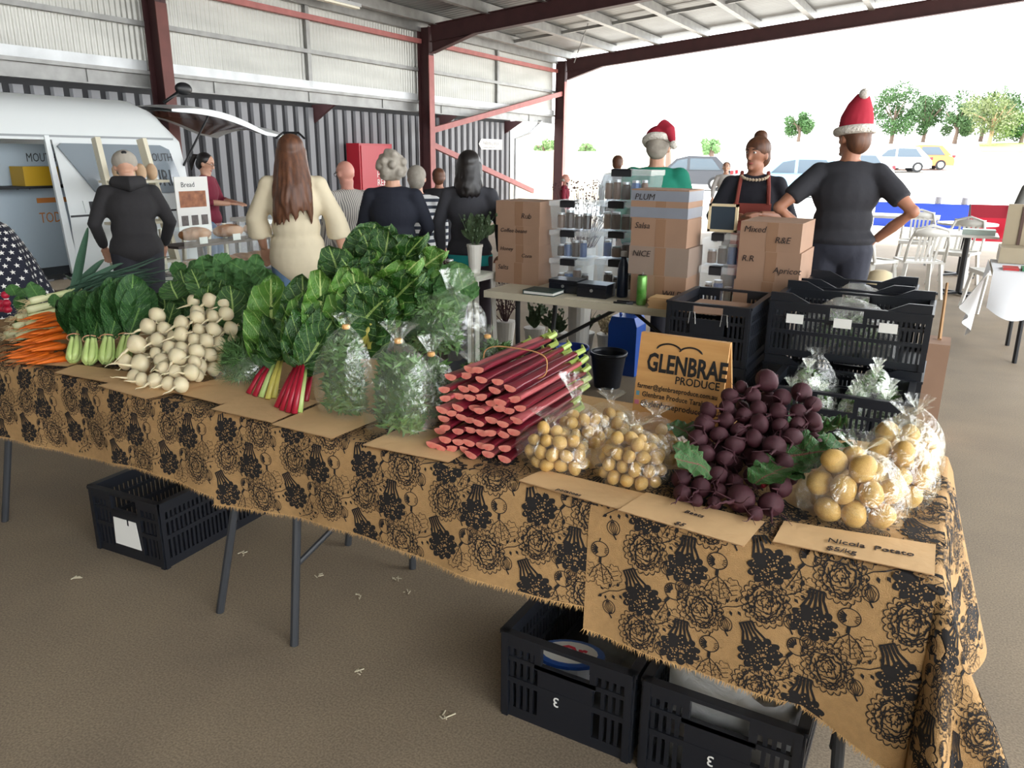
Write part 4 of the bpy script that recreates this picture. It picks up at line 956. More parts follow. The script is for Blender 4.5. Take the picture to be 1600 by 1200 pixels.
sign_text('farmer@glenbraeproduce.com.au', .008, .129, .0225, sx=.84, bold=.0003); sign_text('Glenbrae Produce Taralga', .026, .103, .0235, sx=.86, bold=.0003); sign_text('@glenbraeproduce', .024, .074, .027, sx=.95, bold=.0003)
for c0, r_ in ((.098, .042), (.168, .038)):
    m = MB(); pts = [axx * (c0 + r_ * math.cos(a)) + un * (.252 + r_ * .62 * math.sin(a)) + fr * .0015 for a in np.linspace(.35, PI - .25, 14)]; m.tube(pts, [.001] + [.0028] * 12 + [.001], 6); m.build('hill_outline', M_paint, Sg)
m = MB(); m.box(axx * .012 + un * .111 + fr * .001, (.010, .002, .014)); m.build('blue_icon', mat('icon_blue', (96, 150, 170), .6), Sg)
m = MB(); m.box(axx * .012 + un * .082 + fr * .001, (.014, .002, .014)); m.build('pink_icon', mat('icon_pink', (190, 110, 130), .6), Sg)
# ================================================================== second table, boxes, tubs
T2Y0, T2Y1, T2Z = 4.31, 5.05, .74
M_card = mat('cardboard', (160, 127, 104), .8, var=.10, vscale=6); M_card2 = mat('greyed_cardboard', (150, 130, 116), .8, var=.1, vscale=6); M_tape = mat('packing_tape', (150, 116, 92), .25); M_greyp = mat('grey_plastic_wrap', (138, 142, 152), .35, var=.1)
t2 = thing('folding_table', 'cream folding table carrying boxes and tubs', 'table', (-1.7, 4.68, 0))
m = MB(); m.bx(-.93, .93, -.37, .37, T2Z - .045, T2Z); m.build('table_top', M_tabletop, t2)
for (xa, xb, y) in ((-.72, -.70, -.28), (-.72, -.70, .28), (.72, .70, -.28), (.72, .70, .28)):
    m = MB(); m.tube([(xa, y, T2Z - .045), (xa, y, .5), (xb - .03, y * .9, .3), (xb, y, 0)], .017, 8); m.build('leg', M_black, t2)
m = MB(); m.tube([(-.70, -.26, .28), (-.05, -.2, T2Z - .06)], .012, 6); m.build('brace', M_black, t2)
m = MB(); m.tube([(.70, -.26, .28), (.05, -.2, T2Z - .06)], .012, 6); m.build('brace', M_black, t2)
def carton(label, px0, px1, ptop, pbot, y, depth, txt='', mt=None, seed=0, base_z=None, wrap=False):
    # front face spans px0..px1 at distance y; base and top from their pixels on that face
    A = on(px0, pbot, 'y', y); B = on(px1, pbot, 'y', y); z0 = A.z if base_z is None else base_z; w = B.x - A.x; h = on(px0, ptop, 'y', y).z - z0
    t = thing('cardboard_box', label, 'box', (A.x, y, z0))
    m = MB(); m.bx(0, w, 0, depth, 0, h); m.build('carton', mt or M_card, t)
    m = MB(); m.bx(w * .44, w * .62, -.0015, depth + .0015, h * .0, h + .0012); m.build('tape', M_tape, t)
    m = MB(); m.bx(0, w, -.001, depth / 2 - .001, h, h + .004); m.bx(0, w, depth / 2 + .001, depth, h, h + .004); m.build('flaps', mt or M_card, t)
    if wrap:
        m = MB(); m.bx(-.002, w + .002, -.002, depth + .002, h * .62, h * .98); m.bx(-.002, w + .002, -.002, depth + .002, h * .03, h * .40); m.build('plastic_wrap', M_greyp, t)
    for k, s_ in enumerate(txt.split('|')):
        if s_: text_mesh(s_, min(.05, h * .32), frame4((w * (.06 if k % 2 == 0 else .58), -.004, h * (.66 - .34 * (k % 3))), (1, 0, 0), (0, 0, 1)), M_pen, 'handwriting', t, shear=.2)
    return t, z0 + h
yA = 4.66
_, z = carton('cardboard box at the bottom of the stack by the white vase', 774, 841, 408, 445, yA, .33, 'Salts', base_z=T2Z)
_, z = carton('cardboard box marked in pen above the bottom box by the vase', 778, 842, 381, 408, yA, .33, 'Honey|Corn', base_z=z + .004)
_, z = carton('darker cardboard box with two lines of writing by the vase', 778, 842, 352, 380, yA, .33, 'Coffee beans|', base_z=z + .004)
_, z = carton('cardboard box topping the stack by the white vase', 775, 843, 314, 352, yA, .33, '|Rub', base_z=z + .004)
yC = 4.45
_, z = carton('cardboard box at the bottom of the plastic-wrapped stack', 984, 1070, 428, 466, yC, .29, '|WILD|', base_z=T2Z)
_, z = carton('grey-topped cardboard box marked NICE, second in its stack', 981, 1074, 384, 428, yC, .29, 'NICE', base_z=z + .004, mt=M_card2)
_, z = carton('cardboard box under the plastic-wrapped carton', 985, 1072, 341, 385, yC, .29, 'Salsa|', base_z=z + .004)
_, z = carton('carton wrapped in grey plastic marked Plum', 985, 1074, 296, 340, yC, .30, 'PLUM', base_z=z + .004, wrap=True)
yE = 4.62
_, z = carton('flat cardboard box at the bottom of the apricot stack', 1146, 1246, 437, 450, yE, .42, '', base_z=T2Z)
_, z = carton('cardboard box marked Apricot', 1150, 1248, 391, 437, yE, .44, 'R.R|Apricot', base_z=z + .004)
_, z = carton('open-topped cardboard box above the Apricot box', 1154, 1250, 346, 391, yE, .44, 'Mixed|R&E', base_z=z + .004)
# ---- clear storage tubs with black clips
M_tub = film('tub_plastic', (.80, .84, .88), .10, .12, .18, 5, .08); M_lid = film('tub_lid', (.66, .68, .70), .12, .26, .25, 5, .08); M_clip = mat('black_clip', (40, 40, 44), .4)
M_jar = mat('dark_jar', (56, 38, 34), .25); M_jarb = mat('brown_jar', (110, 78, 58), .3); M_foil = mat('silver_lid', (190, 190, 188), .3, metal=.7); M_blueb = mat('blue_tin', (74, 104, 150), .4)
def tub(label, px0, px1, ptop, y, z0, depth, seed, xr=None):
    A = on(px0, ptop, 'y', y); B = on(px1, ptop, 'y', y)
    if xr: A.x, B.x = xr
    w = B.x - A.x; h = A.z - z0; g_ = random.Random(seed)
    t = thing('storage_tub', label, 'tub', ((A.x + B.x) / 2, y + depth / 2, z0), group='clear storage tubs')
    m = MB(); s = .90
    for (a, b) in (((-w / 2 * s, -depth / 2 * s), (-w / 2, -depth / 2)),): pass
    vs = [(sx * w / 2 * k, sy * depth / 2 * k, zz) for (k, zz) in ((.88, 0), (.96, h * .80)) for sx, sy in ((-1, -1), (1, -1), (1, 1), (-1, 1))]
    m.add(vs, [(3, 2, 1, 0), (0, 1, 5, 4), (1, 2, 6, 5), (2, 3, 7, 6), (3, 0, 4, 7)]); m.build('tub_body', M_tub, t)
    m = MB(); m.bx(-w / 2, w / 2, -depth / 2, depth / 2, h * .80, h * .97); m.build('lid', M_lid, t)
    m = MB(); m.bx(-w * .20, w * .16, -depth / 2 - .012, -depth / 2 + .002, h * .76, h * .98); m.bx(-w * .18, w * .14, -depth / 2 - .012, -depth / 2 + .05, h * .96, h * 1.0); m.build('clip', M_clip, t)
    x = -w * .38
    while x < w * .34:
        r = g_.uniform(.022, .034); hh = h * g_.uniform(.4, .66); mt = g_.choice([M_jar, M_jar, M_jarb, M_blueb])
        m = MB(); m.lathe([(r * .96, .006), (r, .012), (r, hh * .8), (r * .8, hh * .88)], 10, c=(x + r, -depth * .26, 0)); m.cur = 1; m.lathe([(r * .86, hh * .88), (r * .86, hh)], 10, c=(x + r, -depth * .26, 0)); m.build('jar', [mt, M_foil], t)
        x += 2.15 * r
    return z0 + h
z = T2Z
for k, (pt, lb) in enumerate(((402, 'clear tub of jars on the table beside the cardboard stack'), (358, 'clear tub with black clip, middle of the stack beside cardboard boxes'), (312, 'clear tub with black clip topping the stack beside cardboard boxes'))): z = tub(lb, 858, 920, pt, 4.72, z + .003, .30, 90 + k)
z = T2Z
for k, (pt, lb) in enumerate(((403, 'clear tub of jars on the table behind the water bottle'), (360, 'clear tub of dark jars, second up behind the water bottle'), (313, 'clear tub of blue tins, third up behind the water bottle'), (263, 'clear tub topping the tallest tub stack'))): z = tub(lb, 931, 1000 + (18 if k == 3 else 0), pt, 4.765, z + .003, .27, 95 + k)
z = T2Z
for k, (pt, lb) in enumerate(((412, 'clear tub of red-lidded jars beside the apricot boxes'), (361, 'clear tub of dark jars under the small chalkboard'))): z = tub(lb, 1072, 1147, pt, 4.64, z + .003, .30, 100 + k, (-1.298, -1.088)); zD = z
t = thing('chalkboard', 'small chalkboard with a pale wooden frame standing on the tubs', 'chalkboard', (-1.195, 4.70, zD))
m = MB(); m.bx(-.075, .075, 0, .008, .012, .15); m.build('slate', mat('slate', (40, 54, 66), .6), t)
m = MB()
for a in ((-.088, -.072, .0, .165), (.072, .088, .0, .165), (-.088, .088, .0, .015), (-.088, .088, .15, .165)): m.bx(a[0], a[1], -.004, .012, a[2], a[3])
m.build('frame', mat('pale_pine', (216, 198, 160), .6), t)
# ---- small things along the front of the table
def cash(label, px, y):
    P = on(px, 455, 'y', y); t = thing('cash_box', label, 'cash box', (P.x, y, T2Z), group='black cash boxes')
    m = MB(); m.bx(-.10, .10, 0, .15, 0, .062); m.build('body', mat('black_enamel', (24, 26, 34), .3), t)
    m = MB(); m.bx(-.102, .102, -.002, .152, .063, .085); m.build('lid', mat('black_enamel', (24, 26, 34), .3), t)
    m = MB(); m.lathe([(.010, 0), (.010, .006)], 10, c=(0, 0, .045), R=Matrix.Rotation(PI / 2, 3, 'X')); m.build('lock', M_foil, t)
cash('black cash box beside the cardboard stack', 879, 4.50); cash('black cash box beside the water bottle', 924, 4.44)
P = Vector((-1.762, 4.58, T2Z)); t = thing('water_bottle', 'slim navy metal water bottle on the table', 'bottle', P)
m = MB(); m.lathe([(.034, 0), (.036, .01), (.036, .17), (.030, .21), (.018, .24), (.018, .255)], 18); m.build('flask', mat('navy_metal', (26, 36, 54), .3), t, smooth=True)
m = MB(); m.lathe([(.020, .256), (.021, .26), (.021, .285), (.016, .29)], 16); m.build('cap', M_foil, t)
P = on(1002, 464, 'y', 4.38); P.z = T2Z; t = thing('drink_can', 'tall green drink can beside the brown paper stack', 'can', P)
m = MB(); m.lathe([(.026, 0), (.030, .012), (.030, .165), (.025, .18)], 18); m.build('can_body', mat('can_green', (76, 150, 52), .3, c2=(140, 190, 110), vscale=16, metal=.4), t, smooth=True)
m = MB(); m.lathe([(.025, .18), (.023, .178)], 18); m.tube([(0, 0, .18), (.004, 0, .196)], .004, 6); m.build('can_top', M_foil, t)
P = on(848, 457, 'y', 4.40); P.z = T2Z; t = thing('notebook', 'dark green notebook lying on the cream table', 'notebook', P)
m = MB(); m.bx(-.11, .11, -.07, .09, 0, .006); m.bx(-.11, .11, -.07, .09, .022, .028); m.bx(-.11, -.104, -.07, .09, 0, .028); m.build('cover', mat('notebook_green', (52, 70, 66), .5), t)
m = MB(); m.bx(-.103, .107, -.067, .087, .006, .022); m.build('pages', M_white, t)
for (x_, rz) in ((-2.005, .05), (-1.892, -.05), (-1.780, .04)):
    P = Vector((x_, 4.365, T2Z)); m = MB(); m.bx(-.05, .05, -.03, .03, 0, .002); o = m.build('note_card', mat('cream_card', (224, 214, 190), .7), None, loc=P); o.rotation_euler = (0, 0, rz); tag(o, 'small cream card lying by the cash boxes', 'card', 'cards by the cash boxes')
for (y_, rz) in ((4.345, .12), (4.40, .05)):
    P = Vector((-1.662, y_, T2Z)); t = thing('marker_pen', 'black marker pen lying on the cream table', 'pen', P, rz, group='marker pens'); m = MB(); m.tube([(-.06, 0, .007), (.02, 0, .007)], .006, 8); m.build('barrel', M_black, t); m = MB(); m.tube([(.022, 0, .007), (.06, 0, .007)], .007, 8); m.build('cap', mat('pen_grey', (90, 92, 98), .4), t)
P = on(1062, 474, 'y', 4.38); P.z = T2Z
for k in range(7):
    m = MB(); m.bx(-.17, .17, -.065, .055, 0, .009); o = m.build('paper_bag', M_kraft, None, loc=P + Vector((U(-.012, .012), U(-.004, .004), .0092 * k))); o.rotation_euler = (0, 0, U(-.015, .015)); tag(o, 'flat brown paper bag in the pile on the cream table', 'paper bag', 'pile of flat paper bags')
# brown card in the left crate, binder clips on its handle
m = MB(); m.bx(-1.15, -.82, 3.80, 4.20, .84, .846); tag(m.build('card_sheet', M_card), 'brown card lying in the black crate behind the sign', 'card')
for x in (-1.06, -.90):
    m = MB(); m.tube([(x - .018, 3.735, .80), (x - .012, 3.733, .86), (x + .012, 3.733, .86), (x + .018, 3.735, .80)], .0022, 5); tag(m.build('binder_clip', M_foil), 'wire binder clip on the crate handle', 'clip', 'binder clips on the crate')
# ---- buckets, pots, plants and jerry can on the floor behind
def bucket(label, px, py, zr, r, mt, name='bucket', hgt=.28):
    P = on(px, py, 'z', zr); t = thing(name, label, 'bucket', (P.x, P.y, 0))
    m = MB(); m.lathe([(r * .72, 0), (r * .97, zr - .02)], 24, cap=False); m.lathe([(0.001, .006), (r * .72, .006)], 24, cap=False); m.build('wall', mt, t, smooth=True)
    m = MB(); m.lathe([(r * .97, zr - .03), (r * 1.04, zr - .025), (r * 1.04, zr), (r * .93, zr), (r * .93, zr - .03)], 24, cap=False); m.build('rim', mt, t, smooth=True)
    return t
bucket('blue plastic bucket under the cream table', 893, 541, .27, .125, mat('blue_plastic', (36, 66, 160), .35))
bucket('black plastic bucket behind the potato bags', 951, 549, .26, .13, mat('black_plastic', (26, 30, 40), .4))
t = thing('jerry_can', 'blue plastic jerry can under the cream table', 'jerry can', (-2.03, 5.42, 0))
t.scale = (1.12, 1.12, 1.12)
m = MB(); m.bx(-.10, .10, -.09, .09, 0, .34); m.prism([(-.10, .34), (.10, .34), (.08, .40), (-.08, .40)], (0, .18, 0), (0, -.09, 0)); m.build('body', mat('jerry_blue', (34, 84, 176), .35), t)
m = MB(); m.tube([(-.05, 0, .40), (-.05, 0, .44), (.05, 0, .44), (.05, 0, .40)], .012, 8); m.build('handle', mat('jerry_blue', (34, 84, 176), .35), t); m = MB(); m.lathe([(.022, .40), (.022, .43)], 12, c=(.0, .06, 0)); m.build('cap', M_black, t)
M_potw = mat('white_pot', (206, 202, 192), .45); M_dry = mat('dried_flower', (196, 178, 142), .9); M_twig = mat('dark_twig', (70, 44, 46), .8); M_lfd = leafmat('pot_leaf', (70, 92, 56), (110, 130, 80), .5, 5, .3)
LV['pot'] = [leaf_mesh('pot_leaf', M_lfd, 'x', s) for s in (1, 2, 3)]
def pot(label, x, y, z, r, h, kind, top, n=22, seed=0):
    t = thing('flower_pot', label, 'flower pot', (x, y, z)); g_ = random.Random(seed + 300)
    m = MB(); m.lathe([(r * .7, 0), (r, h * .92), (r * 1.06, h * .92), (r * 1.06, h), (r * .9, h)], 18); m.build('pot', M_potw, t, smooth=False)
    if kind == 'leaf':
        for k in range(n):
            d = Vector((g_.uniform(-1, 1), g_.uniform(-1, 1), g_.uniform(.8, 2.2))).normalized(); S = t.location + Vector((0, 0, h * .9)) + d * top * g_.uniform(.1, .6); leafAB(t, 'pot', S, S + (d + Vector((g_.uniform(-.6, .6), g_.uniform(-.6, .6), .1))).normalized() * top * g_.uniform(.3, .5), top * .16)
    m = MB(); n_ = n if kind != 'leaf' else 8
    for k in range(n_):
        d = Vector((g_.uniform(-.5, .5), g_.uniform(-.5, .5), 1)).normalized(); p = Vector((0, 0, h * .85)); pts = [p]
        for i in range(5): p = p + (d + Vector((g_.uniform(-.2, .2), g_.uniform(-.2, .2), 0))) * top / 5; pts.append(p)
        m.tube(pts, [.004, .0035, .003, .0025, .002, .001], 5)
        for q in range(9 if kind != 'leaf' else 3):
            c = pts[g_.randint(2, 5)] + Vector((g_.uniform(-.02, .02), g_.uniform(-.02, .02), g_.uniform(-.02, .02))); m.ell(c, .006 if kind == 'twig' else .011, 5, 4)
    m.build('stems', M_twig if kind == 'twig' else M_dry if kind == 'dry' else M_lfd, t)
    return t
for i, (px, kind, y, tp, lb) in enumerate(((870, 'leaf', 5.44, .22, 'white pot of leafy flowers under the cream table'), (912, 'leaf', 5.56, .24, 'white pot of dark foliage beside the jerry can'), (950, 'dry', 5.60, .16, 'white pot of pale dried flowers in front of the jerry can'), (835, 'leaf', 5.5, .24, 'white pot of spiky leaves behind the table leg'), (790, 'twig', 5.6, .4, 'white pot of dry twigs behind the cream table'))):
    pot(lb, on(px, 520, 'y', y).x, y, 0, .085, .24, kind, tp, 26, i)
P = on(914, 310, 'y', 4.95); pot('tall white pot of dark dried branches behind the storage tubs', on(912, 300, 'y', 5.30).x, 5.30, 0, .10, .95, 'twig', .62, 44, 7)
st = thing('white_stool', 'white plastic stool beside the stacked boxes', 'stool', (-2.90, 4.60, 0))
m = MB(); m.bx(-.14, .12, -.14, .14, .76, .80); m.build('seat', M_potw, st)
for sx in (-1, 1):
    for sy in (-1, 1): m = MB(); m.bar((sx * .10, sy * .11, .76), (sx * .12, sy * .13, 0), .03, .03); m.build('leg', M_potw, st)
pot('tall white vase of green leaves and white flowers on the stool', st.location.x + .02, 4.60, .80, .055, .20, 'leaf', .26, 26, 12)
# ================================================================== people
M_skin = mat('skin', (206, 158, 132), .5, var=.08, vscale=12, sss=.08); M_skint = mat('tanned_skin', (176, 122, 96), .5, var=.1, vscale=12, sss=.08); M_skinp = mat('pink_skin', (222, 160, 142), .5, var=.1, vscale=12, sss=.08)
M_eyew = mat('eye_white', (236, 232, 226), .3); M_eyed = mat('eye_dark', (40, 30, 26), .2); M_lip = mat('lips', (168, 84, 80), .5)
def cloth(name, c, **k): return mat(name, c, .85, bump=k.pop('bump', .5), bscale=k.pop('bscale', 7), var=k.pop('var', .12), vscale=5, **k)
def stripes(name, c1, c2, freq, axis=2):
    if name in MATS: return MATS[name]
    m = bpy.data.materials.new(name); m.use_nodes = True; N = m.node_tree.nodes; L = m.node_tree.links; p = N['Principled BSDF']; p.inputs['Roughness'].default_value = .85
    tc = N.new('ShaderNodeTexCoord'); sx = N.new('ShaderNodeSeparateXYZ'); L.new(tc.outputs['Object'], sx.inputs[0])
    a = N.new('ShaderNodeMath'); a.operation = 'MULTIPLY'; a.inputs[1].default_value = freq * 2 * PI; L.new(sx.outputs[axis], a.inputs[0])
    b = N.new('ShaderNodeMath'); b.operation = 'SINE'; L.new(a.outputs[0], b.inputs[0]); c = N.new('ShaderNodeMath'); c.operation = 'GREATER_THAN'; c.inputs[1].default_value = .1; L.new(b.outputs[0], c.inputs[0])
    x = N.new('ShaderNodeMix'); x.data_type = 'RGBA'; x.inputs[6].default_value = srgb(*c1); x.inputs[7].default_value = srgb(*c2); L.new(c.outputs[0], x.inputs[0]); L.new(x.outputs[2], p.inputs['Base Color']); MATS[name] = m; return m
def hand(m, W, d, side, g=1.0, curl=.5):
    # palm plus five fingers of unequal length, thumb from the side of the palm
    d = Vector(d).normalized(); s = d.cross(Vector((0, 0, 1))); s = s.normalized() if s.length > .1 else Vector((1, 0, 0)); n = s.cross(d)
    Rm = Matrix((s, d, n)).transposed(); m.ell(W + d * .045, (.040, .050, .017), 10, 8, R=Rm)
    for k, (o_, l) in enumerate(((-.028, .062), (-.010, .074), (.010, .070), (.028, .055))):
        a = W + d * .080 + s * o_; b = a + d * l * .5 - n * l * .15 * curl; c = b + d * l * .42 - n * l * .5 * curl; m.tube([a - d * .02, a, b, c], [.011, .0105, .0098, .0085], 7)
    a = W + d * .03 + s * side * .034; m.tube([W + d * .02, a, a + s * side * .022 + d * .026, a + s * side * .026 + d * .052], [.013, .013, .011, .009], 7)
def person(label, loc, fwd, H=1.70, skin=None, top=None, bottom=None, shoe=None, hair=None, hairmat=None, lean=0.0, arms=None, sleeve='long', headturn=0.0, nod=0.0, build=1.0, hem=.84, extra=None, beard=None, glasses=False, skirt=False, roll_up=False):
    skin = skin or M_skin; k = H / 1.70
    f = Vector((fwd[0], fwd[1], 0)).normalized(); rz = math.atan2(f.y, f.x) - PI / 2
    t = thing('person', label, 'person', (loc[0], loc[1], 0), rz)
    Rl = Matrix.Rotation(-lean, 3, 'X'); piv = Vector((0, 0, .95))
    def J(p):
        p = Vector(p); p = piv + Rl @ (p - piv) if p.z > .95 else p; return p * k
    Rh = Rl @ Matrix.Rotation(headturn, 3, 'Z') @ Matrix.Rotation(-nod, 3, 'X'); hc0 = Vector((0, .012, 1.565))
    def Hd(p): return J(hc0 + Vector((0, 0, 0))) + (Rh @ Vector(p)) * k
    arms = arms or [((-.24, .0, 1.16), (-.24, .06, .92)), ((.24, .0, 1.16), (.24, .06, .92))]
    b = build
    def E(m, c, r, R=None): m.ell(J(c), tuple(x * k for x in r), 16, 12, R=(Rl if R is None else R) if c[2] > .95 or R is not None else None)
    body = MB()
    E(body, (0, 0, .95), (.155 * b, .105 * b, .12)); E(body, (0, 0, 1.08), (.135 * b, .095 * b, .13)); E(body, (0, 0, 1.26), (.155 * b, .105 * b, .16)); E(body, (0, -.005, 1.385), (.175, .075, .06))
    body.tube([J((0, -.005, 1.38)), J((0, .0, 1.46)), Hd((0, -.01, -.05))], [.062 * k, .054 * k, .054 * k], 12)
    body.ell(Hd((0, 0, .025)), (.074 * k, .092 * k, .092 * k), 18, 14, R=Rh); body.ell(Hd((0, .022, -.055)), (.052 * k, .062 * k, .062 * k), 14, 10, R=Rh)
    body.ell(Hd((0, .098, -.012)), (.012 * k, .018 * k, .021 * k), 8, 6, R=Rh); body.tube([Hd((0, .086, .03)), Hd((0, .104, -.016))], [.008 * k, .012 * k], 6)
    for s in (-1, 1): body.ell(Hd((s * .076, -.004, -.002)), (.012 * k, .018 * k, .030 * k), 8, 6, R=Rh)
    body.ell(Hd((0, .078, -.085)), (.022 * k, .018 * k, .016 * k), 8, 6, R=Rh)
    hands = []
    for i, (e, w_) in enumerate(arms):
        s = -1 if i == 0 else 1; sh = J((s * .165, -.005, 1.365)); e_, wv = J(e), J(w_)
        body.ell(sh, .054 * k * b, 10, 8); body.ell(e_, .040 * k, 10, 8); body.tube([sh, (sh + e_) / 2, e_, (e_ + wv) / 2, wv], [.052 * k * b, .046 * k * b, .039 * k, .036 * k, .026 * k], 12); hand(body, wv, wv - e_, -s, k)
    for s in (-1, 1):
        body.tube([Vector((s * .085, 0, .92)) * k, Vector((s * .095, .01, .50)) * k, Vector((s * .10, -.01, .30)) * k, Vector((s * .10, -.015, .08)) * k], [.085 * k * b, .056 * k, .054 * k, .040 * k], 12)
        body.ell(Vector((s * .10, .05, .045)) * k, (.04 * k, .115 * k, .04 * k), 10, 8)
    remesh(body, 'body', skin, t, .0085, 3)
    # face
    m = MB()
    for s in (-1, 1): m.ell(Hd((s * .030, .080, .022)), (.013 * k, .009 * k, .0075 * k), 8, 6, R=Rh)
    m.cur = 1
    for s in (-1, 1): m.ell(Hd((s * .030, .0875, .022)), (.006 * k, .004 * k, .006 * k), 8, 6, R=Rh); m.tube([Hd((s * .014, .090, .040)), Hd((s * .032, .089, .046)), Hd((s * .050, .076, .041))], [.003 * k, .004 * k, .002 * k], 5)
    m.build('eyes', [M_eyew, M_eyed], t, smooth=True)
    m = MB(); m.tube([Hd((-.024, .080, -.050)), Hd((0, .090, -.054)), Hd((.024, .080, -.050))], [.003 * k, .006 * k, .003 * k], 6); m.build('mouth', M_lip, t, smooth=True)
    if glasses:
        m = MB()
        for s in (-1, 1): m.tube([Hd((s * .032 + .022 * math.cos(a), .098, .020 + .018 * math.sin(a))) for a in np.linspace(0, 2 * PI, 13)], .0022, 5, caps=False); m.tube([Hd((s * .054, .096, .024)), Hd((s * .080, .0, .022))], .0022, 5)
        m.tube([Hd((-.010, .099, .024)), Hd((.010, .099, .024))], .0022, 5); m.build('glasses', M_black, t)
    # clothes
    if top:
        m = MB(); q = .014
        if hem < .95: m.ell(Vector((0, 0, (hem + .95) / 2 + .04)) * k, ((.168 * b + q) * k, (.118 * b + q) * k, (1.0 - hem) * .75 * k), 18, 12)
        E(m, (0, 0, .98), (.158 * b + q, .108 * b + q, .10)); E(m, (0, 0, 1.09), (.140 * b + q, .100 * b + q, .14)); E(m, (0, 0, 1.25), (.160 * b + q, .110 * b + q, .165)); E(m, (0, -.005, 1.385), (.185, .082, .062))
        m.tube([J((0, -.005, 1.38)), J((0, 0, 1.435))], [.075 * k, .066 * k], 12)
        for i, (e, w_) in enumerate(arms):
            s = -1 if i == 0 else 1; sh = J((s * .165, -.005, 1.365)); e_, wv = J(e), J(w_)
            m.ell(sh, .060 * k * b, 12, 10); m.ell(e_, .054 * k, 10, 8) if sleeve != 'short' else None
            if sleeve == 'long': m.tube([sh, (sh + e_) / 2, e_, (e_ + wv) / 2, e_ + (wv - e_) * .95], [.058 * k * b, .056 * k * b, .052 * k, .047 * k, .040 * k], 12)
            elif sleeve == 'mid': m.tube([sh, (sh + e_) / 2, e_, e_ + (wv - e_) * .35], [.058 * k * b, .056 * k * b, .052 * k, .05 * k], 12)
            elif sleeve == 'wide': m.tube([sh, (sh + e_) / 2, e_, e_ + (wv - e_) * .55], [.058 * k, .062 * k, .072 * k, .088 * k], 12)
            elif sleeve == 'short': m.tube([sh, sh + (e_ - sh) * .45, sh + (e_ - sh) * .72], [.059 * k * b, .060 * k * b, .062 * k], 12)
        remesh(m, 'top', top, t, .011, 14)
    if bottom:
        m = MB(); q = .013
        m.ell(Vector((0, 0, .93)) * k, ((.157 * b + q) * k, (.107 * b + q) * k, .125 * k), 16, 10)
        if skirt: m.lathe([(.16 * k, .95 * k), (.22 * k, .5 * k), (.25 * k, .3 * k)], 20)
        else:
            for s in (-1, 1): m.tube([Vector((s * .085, 0, .92)) * k, Vector((s * .095, .01, .50)) * k, Vector((s * .10, -.01, .30)) * k, Vector((s * .10, -.015, .07)) * k], [.100 * k * b, .076 * k, .072 * k, .066 * k], 12)
        remesh(m, 'trousers' if not skirt else 'skirt', bottom, t, .012, 12)
    m = MB()
    for s in (-1, 1): m.ell(Vector((s * .10, .055, .045)) * k, (.052 * k, .135 * k, .05 * k), 12, 8); m.bx(s * .10 * k - .045, s * .10 * k + .045, -.07 * k, .18 * k, 0, .02)
    remesh(m, 'shoes', shoe or M_black, t, .012, 2)
    # hair and hats
    hm = hairmat
    def cap_hair(m, back=.0, low=-.02, pad=.012):
        m.ell(Hd((0, -.012, .034)), ((.078 + pad) * k, (.094 + pad) * k, (.092 + pad) * k), 18, 14, R=Rh)
    if hair in ('short', 'long', 'bob', 'bun', 'pony', 'curly', 'fringe'):
        m = MB(); seed = random.Random(len(label))
        if hair == 'fringe':
            for s in (-1, 1): m.ell(Hd((s * .066, -.035, -.012)), (.020 * k, .050 * k, .035 * k), 10, 8, R=Rh)
            m.ell(Hd((0, -.082, -.02)), (.058 * k, .022 * k, .038 * k), 10, 8, R=Rh)
        else:
            # skull cap pushed back so that the face stays free
            m.ell(Hd((0, -.012 if hair == 'bun' else -.022, .05 if hair == 'bun' else .042)), (.088 * k, (.098 if hair == 'bun' else .092) * k, .088 * k), 18, 14, R=Rh); m.ell(Hd((0, -.050, -.01)), (.078 * k, .062 * k, .080 * k), 16, 12, R=Rh)
        if hair == 'bun': m.ell(Hd((.02, -.06, .135)), (.050 * k, .050 * k, .045 * k), 12, 10, R=Rh)
        if hair == 'pony': m.tube([Hd((0, -.10, .06)), Hd((0, -.15, .04)), Hd((0, -.165, -.04)), Hd((0, -.14, -.14))], [.02 * k, .032 * k, .034 * k, .008 * k], 10)
        if hair == 'curly':
            for q in range(34):
                a = seed.uniform(0, 2 * PI); ph = seed.uniform(-.9, 1.2); v = Vector((.092 * math.cos(a) * math.cos(ph), -.035 + .09 * math.sin(a) * math.cos(ph), .02 + .10 * math.sin(ph)))
                if v.y < .045 or v.z > .08: m.ell(Hd(v), .030 * k, 8, 6)
        if hair in ('long', 'bob'):
            n = 26; Lh = .44 if hair == 'long' else .23
            for q in range(n):
                a = PI * (1.0 + 1.0 * q / (n - 1)) ; r0 = Vector((.080 * math.cos(a), .075 * math.sin(a) - .008, .03)); ph = seed.uniform(0, 6)
                pts = []; rr = []
                for i in range(8):
                    u = i / 7; sp = 1 + (.55 if hair == 'long' else .12) * u; wv = .012 * u * math.sin(9 * u + ph)
                    pv = Hd(r0) + Rl @ (Vector((r0.x * (sp - 1) + wv, r0.y * (sp - 1) * .5 - (.075 if hair == 'long' else .03) * min(1, u * 1.6) + .5 * wv, 0)) * k) + Vector((0, 0, -Lh * u * (1 + .12 * math.sin(ph * 3)) * k)); pts.append(pv); rr.append((.020 if u < .8 else .020 * (1 - u) * 5 + .003) * k)
                m.tube(pts, rr, 7)
        remesh(m, 'hair', hm, t, .008, 2)
    if beard:
        m = MB(); m.ell(Hd((0, .045, -.10)), (.055 * k, .05 * k, .07 * k), 12, 10, R=Rh); m.ell(Hd((0, .05, -.16)), (.035 * k, .03 * k, .05 * k), 10, 8, R=Rh); remesh(m, 'beard', beard, t, .008, 2)
    if extra: extra(t, Hd, J, Rh, k, Rl)
    return t
